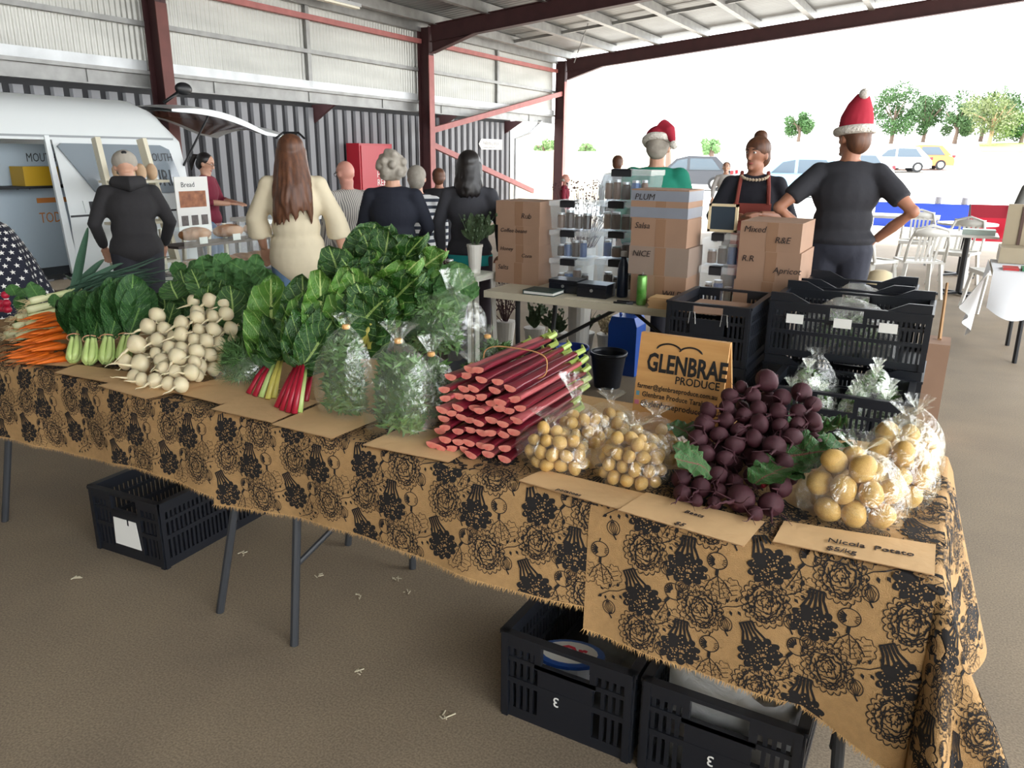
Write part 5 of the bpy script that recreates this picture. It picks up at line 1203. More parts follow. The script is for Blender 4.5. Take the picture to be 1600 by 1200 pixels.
M_brown = mat('brown_hair', (74, 46, 34), .5, c2=(112, 72, 48), vscale=14, stretch=(3, 3, .4)); M_blackh = mat('black_hair', (30, 26, 26), .4); M_greyh = mat('grey_hair', (168, 160, 148), .7, var=.25, vscale=30); M_whiteh = mat('white_hair', (226, 222, 214), .8)
M_sred = cloth('santa_red', (176, 36, 58)); M_swh = mat('white_fleece', (232, 226, 216), .95, bump=.8, bscale=60)
def santa(fold):
    def fn(t, Hd, J, Rh, k, Rl):
        m = MB()
        if fold: m.ell(Hd((0, -.01, .075)), (.098 * k, .108 * k, .085 * k), 16, 12, R=Rh); m.tube([Hd((.02, -.05, .14)), Hd((.08, -.09, .10)), Hd((.115, -.10, .02))], [.06 * k, .045 * k, .02 * k], 10)
        else: m.tube([Hd((0, -.01, .05)), Hd((0, -.012, .12)), Hd((.0, -.025, .19)), Hd((-.012, -.05, .245))], [.098 * k, .094 * k, .070 * k, .036 * k], 16)
        remesh(m, 'hat', M_sred, t, .009, 3)
        m = MB(); m.tube([Hd((.094 * math.cos(a), -.01 + .106 * math.sin(a), .048 - .012 * math.sin(a))) for a in np.linspace(0, 2 * PI, 25)], .026 * k, 10, caps=False); m.build('fur_trim', M_swh, t, smooth=True)
        m = MB(); m.ell(Hd((.12, -.10, .0)) if fold else Hd((-.03, -.075, .25)), .030 * k, 12, 8); m.build('pompom', M_swh, t, smooth=True)
    return fn
D = lambda px, d: (lambda v: (v.x / math.hypot(v.x, v.y) * d, v.y / math.hypot(v.x, v.y) * d))(ray(px, 240))
dark_tr = cloth('dark_trousers', (42, 42, 50)); denim = cloth('denim', (92, 118, 148))
# man in hoodie and cap, back to us, bending to the van
def hoodie_extra(t, Hd, J, Rh, k, Rl):
    m = MB(); m.tube([J((-.10, .03, 1.44)), J((-.09, -.07, 1.44)), J((0, -.13, 1.41)), J((.09, -.07, 1.44)), J((.10, .03, 1.44))], [.035, .045, .06, .045, .035], 10); remesh(m, 'hood', cloth('black_fleece', (46, 44, 46)), t, .01, 3)
    m = MB(); m.ell(Hd((0, -.005, .045)), (.094 * k, .106 * k, .085 * k), 16, 12, R=Rh); m.ell(Hd((0, .13, .035)), (.07 * k, .06 * k, .010 * k), 12, 6, R=Rh); remesh(m, 'cap', mat('grey_cap', (172, 164, 152), .8), t, .008, 2)
    m = MB(); m.ell(Hd((0, -.105, .065)), (.020 * k, .006 * k, .016 * k), 10, 6, R=Rh); m.build('cap_badge', M_black, t)
person('man in a black hoodie and grey cap, back turned, by the van', D(195, 6.5), (-.9, .55), 1.63, M_skin, cloth('black_fleece', (46, 44, 46)), dark_tr, lean=.22, nod=.35, arms=[((-.27, .04, 1.14), (-.22, .22, .98)), ((.27, .04, 1.14), (.22, .22, .98))], build=1.12, extra=hoodie_extra)
# woman in maroon at the rear of the van, in profile
person('woman in a maroon top with ponytail and glasses behind the van', D(318, 9.45), (.85, .42), 1.60, M_skin, cloth('maroon_knit', (120, 30, 52)), denim, sleeve='mid', hair='pony', hairmat=M_blackh, nod=.35, glasses=True, arms=[((-.22, .06, 1.14), (-.10, .30, 1.12)), ((.22, .06, 1.14), (.10, .30, 1.12))])
# woman in cream blouse with long brown hair
def sunglass(t, Hd, J, Rh, k, Rl):
    m = MB(); m.tube([Hd((-.09, .0, .10)), Hd((-.05, .05, .135)), Hd((.05, .05, .135)), Hd((.09, 0, .10))], .008 * k, 6); m.build('sunglasses', M_black, t)
person('woman in a loose cream blouse with long brown hair, back turned', D(455, 5.6), (-.62, .78), 1.73, M_skin, cloth('cream_blouse', (226, 212, 182), bscale=5), denim, sleeve='wide', hem=.74, hair='long', hairmat=M_brown, build=1.08, extra=sunglass, arms=[((-.26, .02, 1.15), (-.24, .12, .94)), ((.26, .0, 1.15), (.30, .06, .92))])
person('bald man with glasses in a fine striped shirt', D(540, 6.6), (-.95, .2), 1.56, M_skinp, stripes('pinstripe_shirt', (206, 200, 190), (128, 124, 124), 55, 0), dark_tr, glasses=True, nod=.25, build=1.15)
person('woman with curly grey hair in a navy jacket, back turned', D(612, 5.7), (-.45, .9), 1.63, M_skin, cloth('navy_jacket', (24, 28, 42)), dark_tr, hair='curly', hairmat=M_greyh, build=1.08, arms=[((-.25, .05, 1.14), (-.16, .22, 1.0)), ((.25, .05, 1.14), (.16, .22, 1.0))])
person('person in a navy and white striped top behind the grey-haired woman', D(650, 6.6), (-.5, .8), 1.52, M_skin, stripes('breton_top', (226, 226, 226), (52, 58, 72), 18, 2), denim, hair='short', hairmat=M_greyh)
def teal(t, Hd, J, Rh, k, Rl):
    m = MB(); m.lathe([(.178 * k, .84 * k), (.180 * k, .92 * k)], 24); m.v = [(x, y * .72, z) for x, y, z in m.v]; m.build('teal_hem', mat('teal_cloth', (24, 140, 138), .8), t, smooth=True)
person('woman with straight dark hair in a charcoal jacket with teal hem', D(733, 5.8), (-.35, .93), 1.64, M_skin, cloth('charcoal_jacket', (58, 58, 64)), cloth('plum_trousers', (48, 38, 46)), hair='bob', hairmat=M_blackh, hem=.90, extra=teal)
person('man in a green shirt and slouched red santa hat, back turned', D(1026, 6.1), (-.2, 1), 1.80, M_skin, cloth('green_shirt', (22, 128, 104)), dark_tr, hair='short', hairmat=M_greyh, nod=.2, build=1.3, lean=.08, extra=santa(True))
def apron(t, Hd, J, Rh, k, Rl):
    m = MB(); m.grid(lambda a, b: J((-.13 + .26 * a, .128 + .015 * math.sin(PI * a), .72 + .52 * b)), 10, 12); m.build('apron', cloth('rust_apron', (150, 72, 62)), t, smooth=True)
    for s in (-1, 1): m = MB(); m.tube([J((s * .11, .130, 1.23)), J((s * .10, .105, 1.36)), J((s * .09, .02, 1.455))], .014, 6); m.build('apron_strap', cloth('rust_apron', (150, 72, 62)), t)
    m = MB()
    for a in np.linspace(.3, PI - .3, 12): m.ell(J((.095 * math.cos(a), .035 + .075 * math.sin(a), 1.435 - .035 * math.sin(a))), .012, 6, 5)
    m.build('necklace', mat('pale_beads', (206, 186, 160), .4), t, smooth=True)
person('smiling woman in a dark top and rust apron with hair up', D(1183, 6.2), (.22, -1), 1.75, M_skint, cloth('dark_top', (36, 36, 46)), dark_tr, sleeve='mid', hair='bun', hairmat=M_brown, headturn=-.55, extra=apron, build=1.1, arms=[((-.27, .04, 1.14), (-.06, .24, 1.17)), ((.27, .04, 1.14), (.06, .24, 1.15))])
person('man in a black T-shirt and tall santa hat, hands on hips', D(1330, 5.75), (-.12, 1), 1.87, M_skint, cloth('black_tshirt', (46, 46, 52)), cloth('dark_jeans', (44, 46, 58)), sleeve='short', hair='short', hairmat=M_brown, headturn=.75, build=1.15, extra=santa(False), hem=.93, arms=[((-.37, -.10, 1.16), (-.20, .02, .98)), ((.37, -.10, 1.16), (.20, .02, .98))])
# people further off
person('white-bearded man in a yellow and maroon vest by the corner post', D(884, 14.0), (.9, .3), 1.30, M_skinp, cloth('maroon_vest', (140, 34, 56)), dark_tr, hair='fringe', hairmat=M_whiteh, beard=M_whiteh)
person('man with short brown hair beyond the storage tubs', D(966, 12.0), (-.2, 1), 1.62, M_skint, cloth('grey_top', (120, 118, 118)), dark_tr, hair='short', hairmat=M_brown)
person('person with cropped hair beyond the dark-haired woman', D(685, 9.0), (-.5, .8), 1.46, M_skint, cloth('black_top', (30, 30, 34)), dark_tr, hair='short', hairmat=M_brown)
person('person in the distance beside the parked cars', D(1137, 16.0), (.2, -1), 1.52, M_skin, cloth('pale_top', (200, 196, 192)), denim, hair='short', hairmat=M_brown)
person('person in grey at the edge of the outdoor tables', D(1632, 10.5), (-.6, .6), 1.62, M_skint, cloth('grey_coat', (110, 110, 106)), dark_tr, hair='short', hairmat=M_brown)
# ================================================================== van, bakery stall, things on the clad wall
M_van = mat('van_white', (226, 230, 230), .28); M_glass = mat('tinted_glass', (140, 150, 158), .08, spec=.8); M_dark = mat('dark_interior', (22, 24, 28), .7); M_trimb = mat('van_black_trim', (26, 27, 30), .4)
VX, VY1, VY0 = -7.6, 6.10, 1.55
van = thing('van', 'white high-roof van with its rear hatch raised and side door open', 'van', ((VX - .83), 3.8, 0))
vo = van.location
prof = [(0, .32), (0, .95), (.02, 1.15), (.06, 1.45), (.11, 1.70), (.12, 1.76), (.17, 1.92), (.27, 2.05), (.50, 2.13), (.83, 2.15)]
prof = prof + [(1.66 - a, b) for a, b in prof[-2::-1]]
def van_pt(y, k):
    a, z = prof[k]; e = max(0, (y - (VY1 - .42)) / .42); f_ = max(0, (VY0 + .9 - y) / .9)
    if z > 1.70: z = z - (.34 * e ** 2.2) * (z - 1.70) / .45; 
    if z > 1.0: z = z - .5 * f_ ** 2 * (z - 1.0)
    a = a + (.05 * e * e + .05 * f_ * f_) * (1 if a < .83 else -1)
    return Vector((VX - a, y, z)) - vo
ys = list(np.linspace(VY0, VY1, 53)); m = MB(); n = len(prof)
vs = [van_pt(y, k) for y in ys for k in range(n)]; fs = []
for i in range(len(ys) - 1):
    for k in range(n - 1):
        ym = (ys[i] + ys[i + 1]) / 2
        if k in (0, 1, 2, 3) and 3.20 < ym < 4.58: continue          # open side door
        fs.append((i * n + k, i * n + k + 1, (i + 1) * n + k + 1, (i + 1) * n + k))
m.add(vs, fs); m.add([van_pt(VY0, k) for k in range(n)], [tuple(range(n))]); m.build('body', M_van, van, smooth=True)
m = MB(); m.bx(VX - 1.6, VX - .06, 1.6, 6.0, .38, .42); m.bx(VX - 1.62, VX - 1.58, 1.6, 6.0, .42, 1.7); m.bx(VX - 1.6, VX - .10, 3.12, 3.16, .42, 1.7); m.v = [tuple(Vector(v) - vo) for v in m.v]; m.build('cargo_lining', M_dark, van)
def vquad(name, pts, mt, push=.006, thick=.004):   # panel that follows the body side, given (y, z) corners
    def sx(z): 
        for (a0, z0), (a1, z1) in zip(prof, prof[1:]):
            if z0 <= z <= z1: return a0 + (a1 - a0) * (z - z0) / (z1 - z0)
        return 0
    m = MB(); q = [Vector((VX - sx(z) + push, y, z)) - vo for y, z in pts]; d = Vector((-thick, 0, 0)); nn = len(q)
    m.add(q + [p + d for p in q], [tuple(range(nn)), tuple(range(2 * nn - 1, nn - 1, -1))] + [(i, i + nn, (i + 1) % nn + nn, (i + 1) % nn) for i in range(nn)]); return m.build(name, mt, van)
vquad('side_window', [(4.64, 1.64), (4.68, 1.67), (5.78, 1.665), (5.88, 1.62), (5.97, 1.22), (5.92, 1.165), (5.02, 1.165), (4.92, 1.20)], M_glass, .032, .03)
vquad('door_edge', [(4.54, .42), (4.54, 1.74), (4.585, 1.74), (4.62, .42)], M_van, .018, .03)
vquad('door_handle', [(4.78, 1.00), (4.77, 1.12), (4.93, 1.12), (4.95, 1.04), (4.93, .99)], M_van, .012, .02); vquad('handle_grip', [(4.83, 1.01), (4.83, 1.11), (4.87, 1.11), (4.87, 1.01)], M_trimb, .02, .02)
vquad('slide_rail', [(4.62, .965), (4.62, .985), (6.02, .985), (6.02, .965)], M_trimb, .006); vquad('roof_gutter', [(1.8, 1.725), (1.8, 1.745), (5.98, 1.745), (5.98, 1.725)], mat('gutter_grey', (150, 154, 156), .4), .012, .02)
vquad('tail_light', [(6.03, .82), (6.02, 1.14), (6.085, 1.12), (6.095, .82)], mat('tail_red', (190, 24, 36), .2), .008)
for y in (2.25, 5.25):
    m = MB(); m.lathe([(.20, -.1), (.33, -.1), (.34, -.06), (.34, .08), (.31, .1), (.2, .09)], 28, c=Vector((VX - .12, y, .34)) - vo, R=Matrix.Rotation(PI / 2, 3, 'Y')); w_ = m.build('wheel', M_trimb, van, smooth=False)
    m = MB(); m.lathe([(.02, .085), (.19, .085), (.2, .05)], 20, c=Vector((VX - .12, y, .34)) - vo, R=Matrix.Rotation(PI / 2, 3, 'Y')); m.build('hub_cap', M_galvd, w_)
m = MB()   # raised hatch: shallow curved shell
def hatch(a, b):
    y = VY1 - .10 + 1.75 * a; x = VX - .10 - 1.36 * b; return Vector((x, y, 2.09 + .10 * math.sin(PI * min(1, a * 1.3)) - .16 * a - .10 * (2 * b - 1) ** 2 * (.4 + a))) - vo
m.grid(hatch, 16, 12); m.grid(lambda a, b: hatch(.06 + .9 * a, .06 + .88 * b) + Vector((0, 0, -.05)), 10, 8); ht = m.build('rear_hatch', M_van, van, smooth=True)
m = MB(); m.grid(lambda a, b: hatch(.25 + .6 * a, .12 + .76 * b) + Vector((0, 0, -.062)), 8, 8); m.build('hatch_glass', mat('hatch_brown', (120, 84, 66), .15), ht, smooth=True)
m = MB(); m.tube([Vector((VX - .10, VY1 - .02, 1.45)) - vo, Vector((VX - .14, 6.55, 2.04)) - vo], .012, 8); m.build('gas_strut', M_trimb, ht)
m = MB(); m.grid(lambda a, b: hatch(a, 0) + Vector((0, 0, .004 - .075 * b * math.sin(PI * (.12 + .86 * a)))), 18, 2); m.build('hatch_edge', M_van, ht, smooth=True)
m = MB(); m.tube([Vector((VX - .8, 6.45, 2.16)) - vo, Vector((VX - .75, 6.62, 2.28)) - vo], .02, 8); m.ell(Vector((VX - .74, 6.70, 2.33)) - vo, (.05, .12, .075), 14, 10); m.build('rear_mirror', M_trimb, ht, smooth=True)
M_let = mat('black_lettering', (52, 56, 60), .5)
def vtext(txt, y, z, size, mt=M_let, x=None, **k): text_mesh(txt, size, frame4(Vector((VX if x is None else x, y, z)) - vo, (0, 1, 0), (-.16, 0, 1)), mt, 'lettering', van, **k)
vtext('MOUTH', 5.56, 1.50, .12, x=VX - .028, sx=.75); vtext('SOURI', 5.40, 1.24, .25, x=VX + .006, sx=.62)
# white lettered panel inside the door opening
pn = thing('lettered_panel', 'white panel lettered SO and TOD standing inside the van door', 'panel', (VX - .62, 3.9, .42))
m = MB(); m.bx(-.01, .01, -.68, 1.12, 0, 1.24); m.build('board', mat('pale_panel', (176, 190, 200), .4), pn)
for tx, y, z, s_, mt in (('MOUTH', .72, 1.07, .12, M_let), ('SO', .55, .80, .26, M_let), ('TOD', .76, .46, .15, mat('orange_paint', (196, 120, 50), .6))): text_mesh(tx, s_, frame4((.012, y, z), (0, 1, 0), (0, 0, 1)), mt, 'lettering', pn, sx=.7)
m = MB(); m.bx(.01, .014, .76, 1.10, .66, .71); m.build('orange_bar', mat('orange_paint', (196, 120, 50), .6), pn)
m = MB(); _a, _b = on(40, 291, 'x', -7.95), on(90, 260, 'x', -7.95); m.bx(-8.18, -7.95, _a.y, _b.y, _a.z, _b.z); _s = MB(); _s.bx(-8.2, -7.92, 3.2, 5.0, _a.z - .025, _a.z); _s.v = [tuple(Vector(v) - vo) for v in _s.v]; _s.build('cargo_shelf', M_dark, van); tag(m.build('yellow_crate', mat('yellow_tub', (190, 150, 20), .5)), 'yellow plastic tub inside the van door', 'tub')
# white ladder shelf and poster against the van
ls = thing('ladder_shelf', 'cream ladder shelf leaning by the van side', 'shelf', (-7.15, 5.05, 0)); M_cream = mat('cream_paint', (222, 214, 190), .5)
for y in (-.30, .30): m = MB(); m.bar((.22, y, 0), (-.16, y * .82, 1.72), .05, .09); m.build('upright', M_cream, ls)
for z in (.5, .9, 1.30): m = MB(); m.bx(-.16, .16, -.28, .28, z, z + .025); m.build('shelf_board', M_cream, ls)
for k in range(4):
    m = MB(); m.ell((0, 0, .07), (.06, .05, .08), 10, 8, fn=lambda v: v * (1 + .15 * mnoise.noise(v * 20))); o = m.build('bread_bag', mat('paper_sack', (214, 180, 146), .8, var=.2, vscale=12), None, True, (-7.12, 4.86 + .125 * k, 1.335)); tag(o, 'crumpled paper bread bag on the ladder shelf', 'bag', 'bread bags on the shelf')
po = thing('poster', 'white poster with a brown bread picture propped by the van', 'poster', (-6.76, 5.40, .80), 0)
m = MB(); m.bx(-.005, .005, -.20, .20, 0, .56); m.build('sheet', M_white, po); m = MB(); m.bx(.005, .007, -.16, .16, .26, .42); m.build('picture', mat('bread_picture', (176, 112, 72), .6, c2=(120, 70, 44), vscale=14), po)
text_mesh('Bread', .07, frame4((.007, -.13, .46), (0, 1, 0), (0, 0, 1)), M_let, 'lettering', po)
for k, y in enumerate((-.12, .0, .12)): m = MB(); m.bx(.005, .007, y - .04, y + .04, .08, .18); m.build('picture', mat('dark_picture', (110, 100, 96), .6, var=.5, vscale=20), po)
m = MB(); m.bar((-6.86, 5.25, 0), (-6.76, 5.25, .80), .03, .03); m.bar((-6.86, 5.56, 0), (-6.76, 5.56, .80), .03, .03); tag(m.build('poster_stand', M_cream), 'pale legs holding the bread poster', 'stand')
# bakery display
bt = thing('bakery_table', 'long table carrying the bread display', 'table', (-6.0, 5.3, 0)); m = MB(); m.bx(-.3, .35, -1.25, 1.1, .50, .54); m.build('table_top', M_black, bt)
for sx in (-.25, .3):
    for sy in (-.9, 1.0): m = MB(); m.bar((sx, sy, 0), (sx, sy, .5), .04, .04); m.build('leg', M_black, bt)
ds = thing('bread_display', 'glass fronted bread stand with two dark shelves', 'display stand', (-6.0, 5.2, .54)); M_board = mat('dark_board', (66, 48, 40), .6)
m = MB(); m.bx(-.18, .2, -.75, .75, .0, .02); m.build('shelf_board', M_board, ds); m = MB(); m.bx(-.14, .14, -.72, .75, .24, .262); m.build('shelf_board', M_board, ds)
m = MB(); m.bx(.22, .226, -.72, .8, .0, .40); m.build('glass', film('case_glass', (.92, .95, .95), .12, .02, .03, 2, .02), ds); m = MB(); m.bx(-.1, .24, -.74, .8, .40, .41); m.build('top_glass', film('case_glass', (.92, .95, .95), .12, .02, .03, 2, .02), ds)
for y in (-.70, .0, .7): m = MB(); m.bx(-.13, -.10, y, y + .03, .02, .40); m.build('upright', M_cream, ds)
M_loaf = mat('bread_crust', (190, 130, 78), .6, c2=(150, 92, 50), vscale=10)
m = MB(); m.ell((0, 0, .065), (.085, .17, .065), 16, 12, fn=lambda v: Vector((v.x, v.y, v.z if v.z > -.05 else -.05 + (v.z + .05) * .2))); lf = m.mesh('loaf', M_loaf, True)
m = MB(); m.bx(0, .002, -.045, .045, 0, .06); cd_ = m.mesh('price_card', M_white)
for k, y in enumerate((4.78, 5.16, 5.52)):
    tag(obj('bread_loaf', lf, None, (-6.0, y, .803 + .012)), 'round crusty loaf on the upper shelf of the bread stand', 'bread', 'loaves on the upper shelf'); tag(obj('price_card', cd_, None, (-5.87, y - .02, .804)), 'white price card in front of a loaf on the upper shelf', 'price card', 'bread price cards')
for k in range(6): tag(obj('baguette', lf, None, (-5.95, 4.70 + .19 * k, .563), (0, 0, PI / 2 + .12), (.9, .9, .8)), 'floury baguette lying on the lower bread shelf', 'bread', 'baguettes on the lower shelf')
tag(obj('price_card', cd_, None, (-5.80, 4.66, .562)), 'white price card on the lower bread shelf', 'price card', 'bread price cards')
m = MB(); m.bx(-.11, .11, -.16, .16, 0, .16); dm = thing('cake_cover', 'clear plastic cake cover beside the bread stand', 'cover', (-5.75, 4.26, .54)); m.build('cover', film('case_glass', (.92, .95, .95), .12, .02, .03, 2, .02), dm); m = MB(); m.bx(-.13, .13, -.18, .18, -.0, .012); m.build('tray', M_white, dm)
wt = thing('folding_table', 'white folding table behind the bread display', 'table', (-6.75, 6.6, 0)); m = MB(); m.bx(-.3, .3, -.5, .9, .86, .90); m.build('table_top', M_white, wt)
for sx in (-.25, .25):
    for sy in (-.45, .85): m = MB(); m.bar((sx, sy, 0), (sx, sy, .86), .03, .03); m.build('leg', M_galvd, wt)
tb = thing('storage_tub', 'clear tub with a blue lid on the white table by the van', 'tub', (-6.68, 6.68, .90)); m = MB(); m.bx(-.2, .2, -.24, .24, 0, .26); m.build('tub_body', M_tub, tb); m = MB(); m.bx(-.21, .21, -.25, .25, .26, .30); m.build('lid', mat('lid_blue', (130, 160, 210), .4), tb); m = MB(); m.bx(-.04, .04, .25, .262, .2, .3); m.build('clip', M_clip, tb)
# fire hose cabinet and sign on the clad wall
fh = thing('fire_hose_cabinet', 'red fire hose reel cabinet on the clad wall', 'cabinet', (XC + .06, 11.85, .0)); m = MB(); m.bx(0, .30, -.48, .48, .70, 1.78); m.build('case', mat('fire_red', (176, 28, 44), .4), fh); m = MB(); m.bx(.30, .315, -.44, .44, .74, 1.74); dr = m.build('door', mat('fire_red2', (186, 40, 54), .4), fh); m = MB(); m.bx(0.02, .06, -.4, .4, 0, .70); m.build('stand', M_redd, fh)
for k, s_ in enumerate(('FIRE', 'HOSE', 'REEL')): text_mesh(s_, .17, frame4((.318, -.02, 1.32 - .15 * k), (0, 1, 0), (0, 0, 1)), M_white, 'lettering', fh)
m = MB(); m.bx(.316, .32, -.05, .40, .78, .95); m.build('notice', M_white, fh)
sg = thing('parking_sign', 'white arrow-shaped PARKING AREA sign on the clad wall', 'sign', (XC + .06, 16.1, 1.72)); m = MB(); m.prism([(-.12, .12), (0, 0), (.95, 0), (.95, .24), (0, .24)], (.012, 0, 0), ux=(0, 1, 0), uy=(0, 0, 1)); m.build('plate', M_white, sg)
text_mesh('PARKING AREA', .12, frame4((.014, .06, .10), (0, 1, 0), (0, 0, 1)), mat('sign_grey', (120, 120, 124), .6), 'lettering', sg, sx=.9); text_mesh('customer parking only', .06, frame4((.014, .06, .03), (0, 1, 0), (0, 0, 1)), mat('sign_grey', (120, 120, 124), .6), 'lettering', sg)
# star-print cloth draped over a stand at the far end of the table
P = on(-2, 420, 'y', 2.95); sc = thing('star_cloth', 'navy cloth printed with white stars draped beside the leeks', 'cloth', (P.x, P.y, 0))
def sc_pt(a, b, off=0):
    th = 2 * PI * a; z = 1.12 * (1 - b) ; r = (.06 + .20 * min(1, b * 2.2) ** .6 + .10 * b) * (1 + .07 * math.sin(5 * th + b * 3) + .03 * math.sin(9 * th)) + off; return Vector((r * math.cos(th), r * math.sin(th), z))
m = MB(); m.grid(lambda a, b: sc_pt(a, b), 60, 30); m.build('drape', mat('navy_cotton', (26, 28, 44), .85), sc, smooth=True)
m = MB()
for i in range(22):
    for j in range(26):
        a = (i + .5 * (j % 2)) / 22; b = (j + .5) / 26; c = sc_pt(a, b, .004); u_ = (sc_pt(a + .01, b, .004) - c).normalized(); v_ = (sc_pt(a, b - .01, .004) - c).normalized()
        m.add([c + (u_ * math.sin(q * PI / 5) + v_ * math.cos(q * PI / 5)) * (.019 if q % 2 == 0 else .008) for q in range(10)], [tuple(range(10))])
m.build('star_print', M_white, sc)['kind'] = 'stuff'
# jam jars on a dark stand beyond the chard
js = thing('jar_stand', 'dark stand carrying a row of jam jars', 'stand', (on(675, 400, 'y', 4.1).x, 4.1, 0)); m = MB(); m.bx(-.18, .18, -.1, .14, 0, .84); m.build('cabinet', M_black, js); m = MB(); m.bx(-.19, .19, -.11, .15, .84, .86); m.build('top', M_black, js)
m = MB(); m.lathe([(.024, 0), (.026, .01), (.026, .075), (.021, .085)], 12); m.cur = 1; m.lathe([(.024, .085), (.024, .1)], 12); jm = m.mesh('jam_jar', [M_jar, M_foil], True)
for k in range(6): tag(obj('jam_jar', jm, None, (js.location.x - .15 + .06 * k, 4.08, .862)), 'dark jam jar in the row beyond the chard', 'jar', 'jam jars in a row')
# ================================================================== outdoor seating, cars, trees
M_pl = mat('white_plastic', (232, 230, 224), .4)
def plastic_chair(label, x, y, rz):
    t = thing('plastic_chair', label, 'chair', (x, y, 0), rz, 'white plastic chairs')
    m = MB(); m.grid(lambda a, b: Vector((-.22 + .44 * a, -.21 + .42 * b, .44 - .012 * math.sin(PI * a))), 8, 6); m.bx(-.22, .22, .19, .215, .40, .445); m.bx(-.22, .22, -.215, -.2, .42, .445); m.bx(-.225, -.2, -.21, .21, .415, .445); m.bx(.2, .225, -.21, .21, .415, .445); m.build('seat', M_pl, t, smooth=False)
    m = MB(); pts = [Vector((-.22, -.20, .44)), Vector((-.215, -.26, .66)), Vector((-.17, -.30, .82)), Vector((0, -.315, .87)), Vector((.17, -.30, .82)), Vector((.215, -.26, .66)), Vector((.22, -.20, .44))]; m.tube(pts, .024, 8, flat=.7)
    m.bx(-.19, .19, -.315, -.295, .74, .84)
    b_ = m.build('backrest', M_pl, t, smooth=True)
    for k in range(5):
        x_ = -.10 + .05 * k; m = MB(); m.bar((x_, -.21, .45), (x_ * 1.1, -.305, .77), .028, .010); m.build('slat', M_pl, t)
    for sx in (-1, 1):
        for sy in (-1, 1): m = MB(); m.bar((sx * .19, sy * .18, .43), (sx * .235, sy * .23, 0), .045, .03); m.build('leg', M_pl, t)
    return t
plastic_chair('white plastic chair in front of the pedestal table', -.28, 10.5, .35)
plastic_chair('white plastic chair at the far side of the pedestal table', .12, 11.75, PI * .9)
plastic_chair('white plastic chair beside the beige case', .52, 9.9, 1.9)
plastic_chair('white plastic chair behind the man in the santa hat', -.78, 10.2, -.6)
plastic_chair('white plastic chair at the long white table', -.42, 13.0, PI)
def ped(label, x, y, r, sq=True):
    t = thing('pedestal_table', label, 'table', (x, y, 0)); m = MB(); (m.bx(-r, r, -r, r, .72, .745) if sq else m.lathe([(r, .72), (r, .745)], 28)); m.build('table_top', M_pl, t)
    m = MB(); m.tube([(0, 0, .03), (0, 0, .72)], .035, 10); m.build('pedestal', M_black, t)
    for a in range(4): m = MB(); m.bar((0, 0, .03), (.30 * math.cos(a * PI / 2 + .6), .30 * math.sin(a * PI / 2 + .6), .015), .04, .025); m.build('foot', M_black, t)
    return t
ped('white table with a black pedestal and a flat box on it', .20, 10.9, .31); ped('round white table by the red camp chair', .20, 12.75, .38, False)
bx_ = thing('flat_box', 'pale green flat box lying on the pedestal table', 'box', (.30, 10.85, .745)); m = MB(); m.bx(-.17, .17, -.12, .12, 0, .05); m.build('base', mat('mint_card', (196, 212, 204), .6), bx_); m = MB(); m.bx(-.172, .172, -.122, .122, .05, .06); m.build('lid', mat('mint_card', (196, 212, 204), .6), bx_)
lt = thing('folding_table', 'long white table outdoors beyond the santa-hat man', 'table', (-.62, 14.0, 0)); m = MB(); m.bx(-.65, .45, -.35, .35, .70, .74); m.build('table_top', M_pl, lt)
for sx in (-.55, .35):
    for sy in (-.28, .28): m = MB(); m.bar((sx, sy, 0), (sx, sy, .7), .03, .03); m.build('leg', M_galvd, lt)
cc = thing('camp_chair', 'red folding camp chair by the blue barrier', 'chair', (.55, 14.2, 0), .2); M_cr = mat('camp_red', (200, 24, 52), .8); M_cr2 = mat('camp_maroon', (150, 24, 44), .8)
m = MB(); m.grid(lambda a, b: Vector((-.28 + .56 * a, .20 + .10 * b, .42 + .30 * b)), 4, 4); m.build('back_lower', M_cr, cc); m = MB(); m.grid(lambda a, b: Vector((-.28 + .56 * a, .30 + .03 * b, .72 + .20 * b)), 4, 3); m.build('back_upper', M_cr2, cc); m = MB(); m.bx(-.26, .26, -.24, .20, .40, .42); m.build('seat', M_cr, cc)
for sx in (-1, 1): m = MB(); m.bx(sx * .30 - .03, sx * .30 + .03, -.25, .2, .60, .625); m.build('armrest', M_cr, cc); m = MB(); m.tube([(sx * .28, -.25, 0), (sx * .28, .3, .92)], .012, 6); m.tube([(sx * .28, .3, 0), (sx * .28, -.25, .6)], .012, 6); m.build('frame', M_black, cc)
m = MB(); m.bx(-1.7, 1.3, 21.4, 21.46, 0, .58); tag(m.build('blue_barrier', mat('barrier_blue', (36, 70, 176), .6)), 'low blue barrier beyond the outdoor tables', 'barrier')
for x in (-.35, .2): m = MB(); m.lathe([(.06, 0), (.075, .02), (.07, .15), (.075, .16)], 12, c=(x, 21.43, .58)); tag(m.build('takeaway_cup', mat('cup_grey', (120, 120, 128), .5)), 'grey cup standing on the blue barrier', 'cup', 'cups on the barrier')
